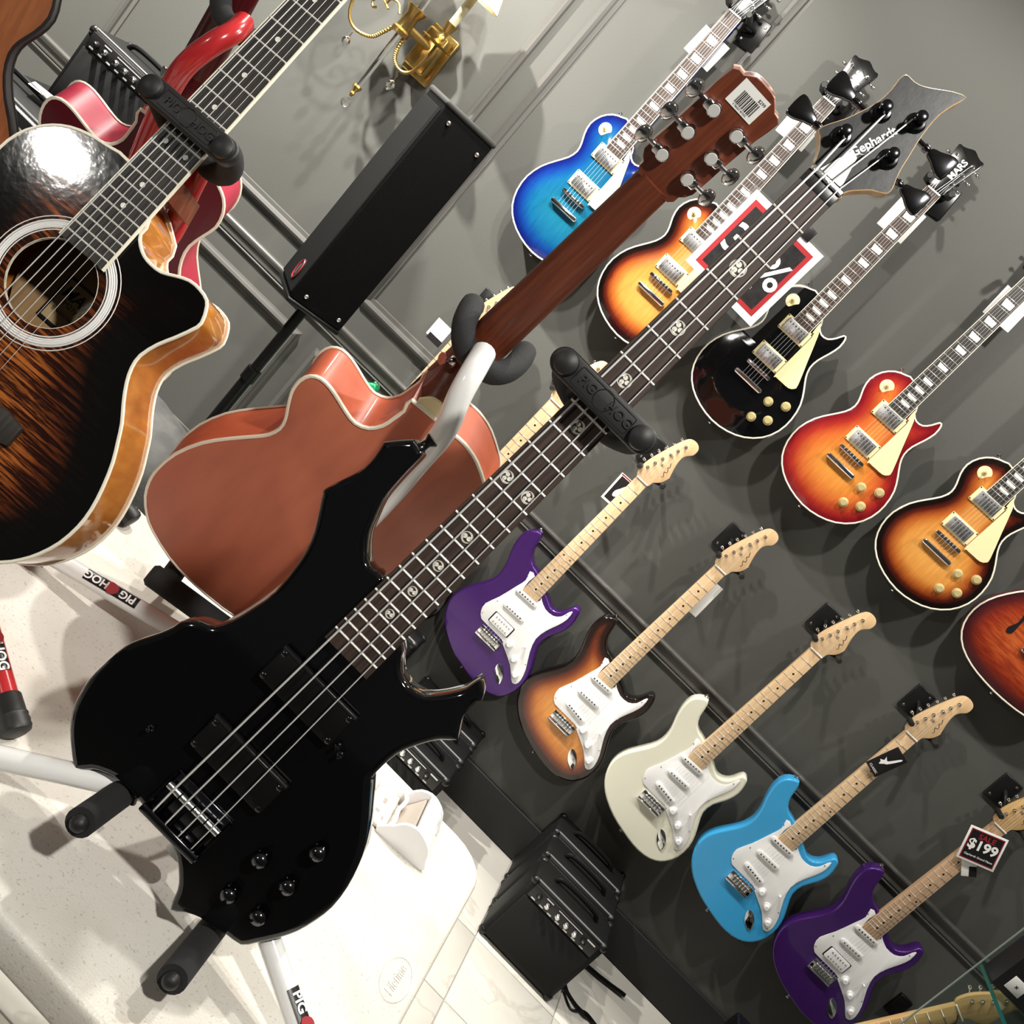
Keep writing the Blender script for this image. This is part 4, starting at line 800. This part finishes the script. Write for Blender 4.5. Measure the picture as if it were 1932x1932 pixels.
P('tray', MB().box((-.054, 0, .004), (.040, .100, .008), .003), M('speckled_tray', (.66, .62, .52), .5, var=.2, vscale=90), dv)
P('tray_print', MB().box((-.054, .012, .0083), (.006, .014, .0004)).box((-.058, -.022, .0083), (.007, .007, .0004)).box((-.046, -.030, .0083), (.003, .008, .0004)), M('grey_print', (.35, .32, .28), .5), dv)

# ================================================================ practice amplifiers
TOL = M('black_tolex', (.0045, .0045, .0045), .55, spec=.25, bump=.5, bscale=700)
GRL = M('black_grille_cloth', (.0035, .0035, .0035), .9)
PIPE = M('grey_piping', (.16, .16, .16), .5)
def amp(label, x, y, z, w, h, d, rz=0, group=None, panel=True, lettering=None, knobs=6):
    t = T('guitar_amplifier', label, 'amplifier', (x, y, z), (0, 0, rz), group)
    P('cabinet', MB().box((0, 0, h / 2 + .004), (w, d, h - .008), .012), TOL, t)
    fy = -d / 2; ph = .052
    P('grille', MB().box((0, fy - .001, h * .43), (w * .88, .006, h * .66), .002), GRL, t)
    P('top_piping', MB().tube([(-w / 2 + .012, fy + .006, h - .001), (w / 2 - .012, fy + .006, h - .001)], .0028, 6), PIPE, t)
    if panel:
        pn = P('control_panel', MB().box((0, fy - .002, h * .87), (w * .86, .006, ph * .8), .001), PBLK, t)
        for k in range(knobs):
            kx = -w * .33 + k * w * .115 + (.03 * w if k > 1 else 0)
            P('knob', cached('aknob', lambda: MB().lathe([(.0085, 0), (.0078, .010), (.006, .012)], axis=(0, -1, 0), n=14).lathe([(.0055, .012), (.004, .014)], axis=(0, -1, 0), n=12)), CHR if 1 <= k <= 4 else SATB, pn, (kx, fy - .005, h * .865))
        g = MB()
        for k in range(7): g.box((-w * .36 + k * w * .11, fy - .0054, h * .80), (w * .05, .0006, .004))
        g.box((-w * .22, fy - .0054, h * .925), (w * .09, .0006, .003)); g.box((w * .06, fy - .0054, h * .925), (w * .32, .0006, .002)); g.box((w * .34, fy - .0054, h * .925), (w * .10, .0006, .004))
        P('panel_print', g, M('panel_print_white', (.6, .6, .58), .5) if 'panel_print_white' not in bpy.data.materials else bpy.data.materials['panel_print_white'], pn)
    P('handle', MB().tube(smooth([(-w * .28, 0, h), (-w * .22, 0, h + .016), (0, 0, h + .020), (w * .22, 0, h + .016), (w * .28, 0, h)], 4, False), .007, 8), MBLK, t)
    for sx in (-1, 1):
        for sy in (-1, 1):
            for sz in (0, 1): P('corner', cached('acorn', lambda: MB().ball((0, 0, 0), .0145, 10)), SATB, t, (sx * (w / 2 - .011), sy * (d / 2 - .011), .015 + sz * (h - .026)))
            P('foot', cached('afoot', lambda: MB().lathe([(.011, -.0), (.011, .012)], n=12)), RUB, t, (sx * (w / 2 - .03), sy * (d / 2 - .03), 0))
    if lettering: P('lettering', text(lettering[0], lettering[1], .0008, .001), lettering[3], t, lettering[2], (PI / 2, 0, 0))
    return t
names = ['nearest the camera', 'in the middle', 'against the baseboard']
for k in range(3):
    amp('small black practice amplifier below the white guitar, ' + names[k] + ' in its row', .651, -.455 + .068 + k * .153, 0, .272, .243, .132, 0, 'practice amps under the white guitar')
    amp('small black practice amplifier under the sunburst and purple guitars, ' + names[k] + ' in its row', .048, -.425 + .062 + k * .145, 0, .262, .24, .124, 0, 'practice amps left of the white guitar')
amp('taller black amplifier with a chrome corner on the floor beyond the bass fretboard', -.300, -.205, 0, .29, .385, .10, 0, panel=False)
amp('black combo amplifier with a row of knobs, standing on a cabinet at the upper left', -1.70, -.50, .862, .262, .235, .19, .10)
cab = T('speaker_cabinet', 'tall black speaker cabinet carrying the combo amplifier at the upper left', 'speaker cabinet', (-1.72, -.45, 0))
P('cabinet', MB().box((0, 0, .43), (.46, .36, .86), .014), TOL, cab); P('grille', MB().box((0, -.181, .42), (.40, .006, .74), .002), GRL, cab)
big = amp('black guitar amplifier with cream letters and white piping, left behind the dark red acoustic', -1.66, -.90, 0, .60, .93, .20, 0, panel=False, lettering=('BLACK', .075, (.205, -.106, .865), M('cream_letters', (.75, .70, .45), .4)))
P('white_piping', MB().tube([(-.28, -.103, .921), (.28, -.103, .921)], .003, 6), PWHT, big)
tag(P('paper_sheet', MB().box((-1.60, -.87, .955), (.10, .06, .0006), R=Matrix.Rotation(.5, 3, 'Z')), PAPER), 'small white paper sheet on top of the lettered amplifier', 'paper')
# power cords
def cord(label, pts, r=.0035): return tag(P('power_cord', MB().tube(smooth(pts, 5, False), r, 7), MBLK), label, 'cord', 'cords beside the practice amps')
cord('black power cord bundle lying beside the front practice amplifier', [(.79, -.33, .03), (.83, -.34, .006), (.87, -.36, .006), (.90, -.37, .012), (.93, -.36, .006), (.98, -.38, .006), (1.03, -.43, .006)], .006)
cord('thin black cord looping from the front practice amplifier', [(.79, -.36, .02), (.82, -.35, .005), (.86, -.39, .005), (.90, -.36, .012), (.94, -.35, .005), (.97, -.36, .005)])
cord('black power cord with plug near the baseboard', [(.79, -.17, .03), (.84, -.16, .008), (.90, -.155, .008), (.96, -.14, .008), (1.00, -.13, .010), (1.02, -.125, .01)], .007)
cord('short black cord beside the left practice amplifiers', [(.182, -.30, .05), (.20, -.29, .01), (.225, -.28, .006), (.24, -.30, .006), (.215, -.32, .008)], .006)

# ================================================================ column speaker on pole
cs = T('column_speaker', 'black covered column speaker on a black pole stand', 'speaker', (-1.026, -.333, 0), (0, 0, math.radians(40)))
MSH = M('black_mesh', (.002, .002, .002), .7, spec=.2, bump=.8, bscale=1500); CPT = M('black_carpet', (.003, .003, .003), .95, spec=.1, bump=.7, bscale=500)
P('cabinet', MB().box((0, 0, 1.232), (.168, .186, .640), .006), CPT, cs)
P('grille', MB().box((-.086, 0, 1.228), (.008, .176, .610), .003), MSH, cs)
P('top_cap', MB().box((0, 0, 1.556), (.176, .194, .016), .006), M('grey_cap_edge', (.030, .030, .028), .8), cs); P('base_cap', MB().box((0, 0, .906), (.174, .192, .014), .005), MBLK, cs)  # top cap coloured a paler grey than the black cabinet
for sx, sz in ((-.05, 1.52), (.06, 1.51), (-.05, .94), (.06, .94)): P('rivet', MB().lathe([(.006, 0), (.006, .003), (.003, .005)], (sx, -.0935, sz), (0, -1, 0), n=10), CHRD, cs)
lg_ = P('logo_badge', MB().prism(circ(0, 0, .022, 28, 1.5), 0, .003), PBLK, cs, (-.0905, -.03, .975), (PI / 2, 0, -PI / 2))
P('logo_ring', MB().tube([(x, y, .003) for x, y in circ(0, 0, .019, 28, 1.5)], .002, 5, closed=True), PRED, lg_); P('logo_bar', MB().box((0, 0, .0035), (.012, .030, .001)), CHRD, lg_)
P('zip', MB().tube([(-.0905, -.082, 1.54), (-.0905, -.082, 1.36)], .002, 5), PBLK, cs)
P('pole', MB().lathe([(.0175, .03), (.0175, .62), (.022, .62), (.022, .66), (.0155, .66), (.0155, .905)], (0, 0, 0), n=16), MBLK, cs)
for a in (.87, 2.97, 5.06): P('tripod_leg', MB().tube([(0, 0, .30), (.28 * math.cos(a), .28 * math.sin(a), .012)], .011, 8), MBLK, cs)

# ================================================================ brass wall sconce
sc = T('wall_sconce', 'brass two-arm wall sconce with crystal drops and candle sleeve', 'wall lamp', (-1.36, 0, 1.6))
W = lambda x, z, y=-.14: (x + 1.36, y, z - 1.6)
P('backplate', MB().box((.02, -.030, .02), (.075, .06, .13), .008).box((.02, -.010, .02), (.10, .02, .16), .006), BRASS, sc)
P('mount', MB().tube([(.02, -.05, .03), (-.035, -.14, .03)], .012, 10), BRASS, sc)
P('cup', MB().lathe([(.020, -.02), (.028, -.018), (.028, -.006), (.022, 0), (.020, .045), (.030, .062), (.031, .067), (.026, .068)], W(-1.396, 1.618), n=20), BRASS, sc)
P('trumpet_glass', MB().lathe([(.012, 0), (.010, .03), (.012, .07), (.022, .11), (.045, .13)], W(-1.392, 1.688), n=20, caps=False), GLS, sc)
P('glass_rod', MB().tube([W(-1.395, 1.605), W(-1.393, 1.415)], .0085, 12), GLS, sc)
P('finial', MB().lathe([(.013, .012), (.015, .006), (.012, 0), (.006, -.010), (.008, -.016), (.004, -.026)], W(-1.395, 1.408), n=16), BRASS, sc)
P('crystal_ball', MB().ball(W(-1.395, 1.360), .014, 14), GLS, sc)
def candle_arm(pts, pan, drop):
    a = P('arm', MB().tube(smooth(pts, 6, False), .0052, 8), BRASS, sc)
    tw = MB()
    for i in range(14):
        q = smooth(pts, 6, False)[3 + i]; tw.ball(q, .0075, 8, (1, 1, .6))
    P('twist', tw, BRASS, a)
    P('drip_pan', MB().lathe([(.010, -.004), (.048, 0), (.050, .003), (.010, .002)], pan, n=28), BRASS, sc)
    P('candle_cup', MB().lathe([(.008, 0), (.013, .008), (.007, .014), (.012, .022), (.009, .030), (.011, .042), (.020, .064), (.021, .067), (.016, .067)], pan, n=18), BRASS, sc)
    P('candle_sleeve', MB().lathe([(.0125, .064), (.0125, .170)], pan, n=18), M('ivory_sleeve', (.42, .39, .26), .5), sc)
    P('lamp_shade', MB().lathe([(.080, .165), (.045, .26), (.043, .26), (.078, .165)], pan, n=28, caps=False), M('cream_shade', (.85, .76, .52), .8), sc)
    P('drop_link', MB().tube([(drop[0], drop[1], drop[2] + .03), (drop[0], drop[1], drop[2] + .012)], .0015, 5), BRASS, sc)
    P('crystal_drop', MB().lathe([(.002, .014), (.010, .008), (.014, 0), (.009, -.010), (.002, -.018)], drop, n=8), GLS, sc, flat=True)
candle_arm([W(-1.377, 1.611), W(-1.371, 1.566), W(-1.354, 1.538), W(-1.321, 1.530), W(-1.296, 1.551), W(-1.287, 1.608), W(-1.288, 1.648)], W(-1.29, 1.650), W(-1.322, 1.483))
candle_arm([W(-1.415, 1.618), W(-1.435, 1.575), W(-1.456, 1.542), W(-1.502, 1.528), W(-1.541, 1.542), W(-1.565, 1.585), W(-1.568, 1.64)], W(-1.568, 1.645), W(-1.506, 1.486))
P('scroll', MB().tube(smooth([W(-1.43, 1.64), W(-1.45, 1.66), W(-1.475, 1.655), W(-1.478, 1.635), W(-1.465, 1.63), W(-1.50, 1.64), W(-1.515, 1.62), W(-1.505, 1.605), W(-1.495, 1.612)], 4, False), .0035, 6), BRASS, sc)

# ================================================================ cards, tags and signs on the wall guitars
def card(label, cx, cz, y, w, h, rz, mat, parts=None, cat='price tag', group=None):
    t = T('price_card', label, cat, (cx, y, cz), (PI / 2, -rz, 0), group); P('card', MB().box((0, 0, 0), (w, h, .0012), .0004), mat, t)
    for n, g, m, l in (parts or []): P(n, g, m, t, l)
    return t
card('white price card tucked behind the neck of the blue guitar', -.722, 2.128, -.066, .092, .082, -.05, PAPER, group='white cards on the upper row')
card('white price card tucked behind the neck of the half-hidden sunburst guitar', -.388, 2.136, -.066, .092, .082, .04, PAPER, group='white cards on the upper row')
card('white price card tucked behind the neck of the black guitar', -.020, 2.140, -.066, .084, .092, .02, PAPER, group='white cards on the upper row')
card('white price card tucked behind the neck of the cherry guitar', .342, 2.155, -.066, .085, .09, .05, PAPER, group='white cards on the upper row')
card('white card behind the maple neck of the lower sunburst guitar', .326, 1.040, -.072, .062, .115, .03, PAPER)
card('small black and white tag on the neck of the left purple guitar', -.052, 1.092, -.070, .062, .095, .04, PAPER, [('print', MB().box((0, 0, .0008), (.050, .080, .0006)), PBLK, None), ('picture', MB().prism(smooth([(-.010, -.022), (.004, -.016), (.012, .012), (.006, .026), (-.004, .008), (-.012, -.006)], 2), .001, .0016), PWHT, None), ('stripe', MB().box((0, .044, .0008), (.058, .004, .0006)), PRED, None)])
card('white tag behind the neck of the green guitar', -.765, 1.06, -.070, .055, .06, .0, PAPER, [('print', MB().box((.005, -.028, .0008), (.05, .02, .0006)), PBLK, None)])
card('black picture tag tied across the strings of the sky blue guitar', 1.006, 1.075, -.1085, .050, .098, -.27, PBLK, [('picture', MB().prism(smooth([(-.006, -.020), (.002, -.006), (.006, -.002), (.016, .036), (.011, .037), (.001, .006), (-.005, .004), (-.014, .008), (-.008, -.002), (-.016, -.010), (-.010, -.012)], 2), .0006, .0012), PWHT, None), ('lettering', text('CLASSIC', .009, .0002), PWHT, (0, -.040, .0008))])
sl = card('red and black sale tag with price hung over the neck of the right purple guitar', 1.348, 1.089, -.112, .104, .102, .40, PWHT, [('red_border', MB().box((0, 0, .0007), (.092, .090, .0006)), PRED, None), ('black_field', MB().box((0, 0, .0011), (.086, .084, .0006)), PBLK, None), ('lettering', text('SALE', .022, .0002, .0004), PRED, (.002, .028, .0017)), ('price', text('$199', .040, .0002, .0012), PWHT, (0, .002, .0017)), ('lettering', text('Gephardt Grand Piano', .0085, .0002, 0, .25), PWHT, (0, -.030, .0017))])
card('white and black paper tag behind the sale tag', 1.372, 1.022, -.100, .04, .05, .75, PAPER, [('print', MB().box((.01, -.01, .0008), (.02, .03, .0006)), PBLK, None)])
pc = T('percent_sign', 'red-bordered black percent discount sign in a clear sleeve behind the bass neck', 'sign', (-.225, -.20, 1.803), (PI / 2, 0, .0))
Rz = -.04
for n, g, m in (('sleeve', MB().box((.006, -.006, 0), (.282, .278, .0016)), M('clear_plastic_sleeve', (1, 1, 1), .05, trans=.95, ior=1.2, alpha=.30)), ('white_card', MB().box((0, 0, .0012), (.247, .252, .0008)), PWHT), ('red_border', MB().box((0, 0, .0018), (.212, .214, .0006)), PRED), ('black_field', MB().box((0, 0, .0023), (.186, .188, .0006)), M('worn_print_black', (.013, .012, .013), .4, var=.5, vscale=40))): P(n, g, m, pc, None, (0, 0, Rz))
P('lettering', text('30%', .118, .0003, .0012), PWHT, pc, (.002, 0, .0028), (0, 0, Rz)); P('lettering', text('OFF', .016, .0003), PWHT, pc, (.035, -.062, .0028), (0, 0, Rz))
P('clip', MB().box((.055, .138, .002), (.028, .034, .008), .002), PBLK, pc, None, (0, 0, Rz))
P('hook_wire', MB().tube([(.05, .14, 0), (.05, .16, -.05), (.05, .165, -.19)], .0015, 5), SATB, pc)

# ================================================================ glass display case at the lower right
GLP = M('case_glass', (.80, .92, .88), .03, trans=1., ior=1.45); GED = M('green_glass_edge', (.01, .09, .075), .15)
gc = T('glass_display_case', 'glass display case with green-edged shelf at the lower right corner', 'display case', (1.62, -.85, 0))
P('back_pane', MB().box((0, .25, .78), (.60, .006, 1.56)), GLP, gc); P('back_pane_edge', MB().box((-.301, .25, .78), (.002, .006, 1.56)), M('pane_edge', (.20, .24, .22), .2), gc)
P('shelf', MB().box((0, -.03, .971), (.598, .545, .008)), GLP, gc); P('shelf_edge', MB().box((-.300, -.03, .971), (.003, .545, .008)), GED, gc)
P('lower_shelf', MB().box((0, -.03, .50), (.598, .545, .010)), GLP, gc); P('base', MB().box((0, -.03, .05), (.60, .55, .10), .004), SATB, gc)
for sx in (-1, 1):
    for sy in (-.29, .235): P('upright', MB().box((sx * .292 if sx > 0 else .29, sy, .78), (.012, .012, 1.56), .001), SATB, gc)
bx_ = T('black_box', 'black box with a small white label on the glass shelf', 'box', (1.398, -.645, .9755)); P('carton', MB().box((0, 0, .065), (.15, .07, .13), .003), PBLK, bx_); P('label', MB().box((-.032, -.0355, .034), (.040, .001, .036), .0004), PAPER, bx_); P('label_print', text('x', .012, .0002, .0005), PBLK, bx_, (-.032, -.0363, .034), (PI / 2, 0, 0))
fg = T('guitar_neck', 'loose maple guitar neck with black cord behind the glass at the lower right corner', 'guitar neck', (1.433, -.50, .821), (PI / 2 - .03, .43, 0))
wfg = lambda y: .0415 + .0145 * (-y / .46)
P('neck', MC['st_neck'], MAPLE2, fg); P('headstock', MC['st_head'], MAPLE2, fg); P('nut', MC['st_nut'], BONE, fg)
frets(fg, .648, 21, lambda y: wfg(y) - .001, .006)
for p in ST_TUN: P('tuner', MC['st_tun'], CHR, fg, (p[0], p[1], -.003))
P('tag_cord', MB().tube(smooth([(.0, -.004, .012), (.012, -.016, .02), (.016, -.05, .02), (.010, -.08, .016)], 4, False), .002, 6), PBLK, fg)
tag(P('pedestal', MB().box((1.25, -.49, .185), (.22, .16, .37), .006), MBLK), 'low black pedestal below the loose maple neck', 'pedestal')
tag(P('wall_outlet', MB().box((1.595, -.008, .56), (.045, .016, .075), .004).box((1.595, -.017, .56), (.025, .003, .05), .001), MBLK), 'small black wall outlet below the right purple guitar', 'outlet')

# ================================================================ things on the floor behind the acoustic guitars
random.seed(5); GCL = M('grey_suede', (.048, .048, .046), .95, var=.35, vscale=14, bump=.4, bscale=120)
g = MB(); nx, ny = 14, 10; vs = []
for j in range(ny + 1):
    for i in range(nx + 1):
        u, v = i / nx * 2 - 1, j / ny * 2 - 1; e = (1 - u ** 6) * (1 - v ** 6)
        vs.append((u * .20, v * .16, .06 + .10 * e ** .5 + .012 * math.sin(5 * u + 3 * v) + .010 * random.random()))
b = len(vs)
g.add(vs + [(x, y, 0) for x, y, z in vs], [(j * (nx + 1) + i, j * (nx + 1) + i + 1, (j + 1) * (nx + 1) + i + 1, (j + 1) * (nx + 1) + i) for j in range(ny) for i in range(nx)])
rim = [i for i in range(nx + 1)] + [(j + 1) * (nx + 1) - 1 for j in range(1, ny + 1)] + [ny * (nx + 1) + i for i in range(nx - 1, -1, -1)] + [j * (nx + 1) for j in range(ny - 1, 0, -1)]
g.f += [(a, c, c + b, a + b)[::-1] for a, c in zip(rim, rim[1:] + rim[:1])]; g.m += [0] * len(rim); g.f.append(tuple(i + b for i in rim)[::-1]); g.m.append(0)
tag(P('soft_bag', g, GCL, None, (-1.02, -.76, .362), (0, 0, .15), ang=60), 'rumpled grey suede bag behind the acoustic guitars', 'bag')
fc = T('black_case', 'black equipment case on the floor under the grey bag', 'case', (-1.0, -.83, 0)); P('case_body', MB().box((0, 0, .18), (.62, .44, .36), .012), MBLK, fc); P('case_rim', MB().tube([(x, y, .345) for x, y in rrect(-.31, .31, -.22, .22, .02, 3)], .008, 8, closed=True), M('dark_grey_edge', (.10, .10, .10), .4), fc)
co = []
for k in range(60): a = k / 60 * 2 * PI * 3; co.append((-.93 + .11 * math.cos(a), -1.0 + .03 * math.sin(a), .366 + .0015 * k / 10))
tag(P('white_cable', MB().tube(co, .004, 6), PWHT), 'coiled white cable on the black case', 'cable')
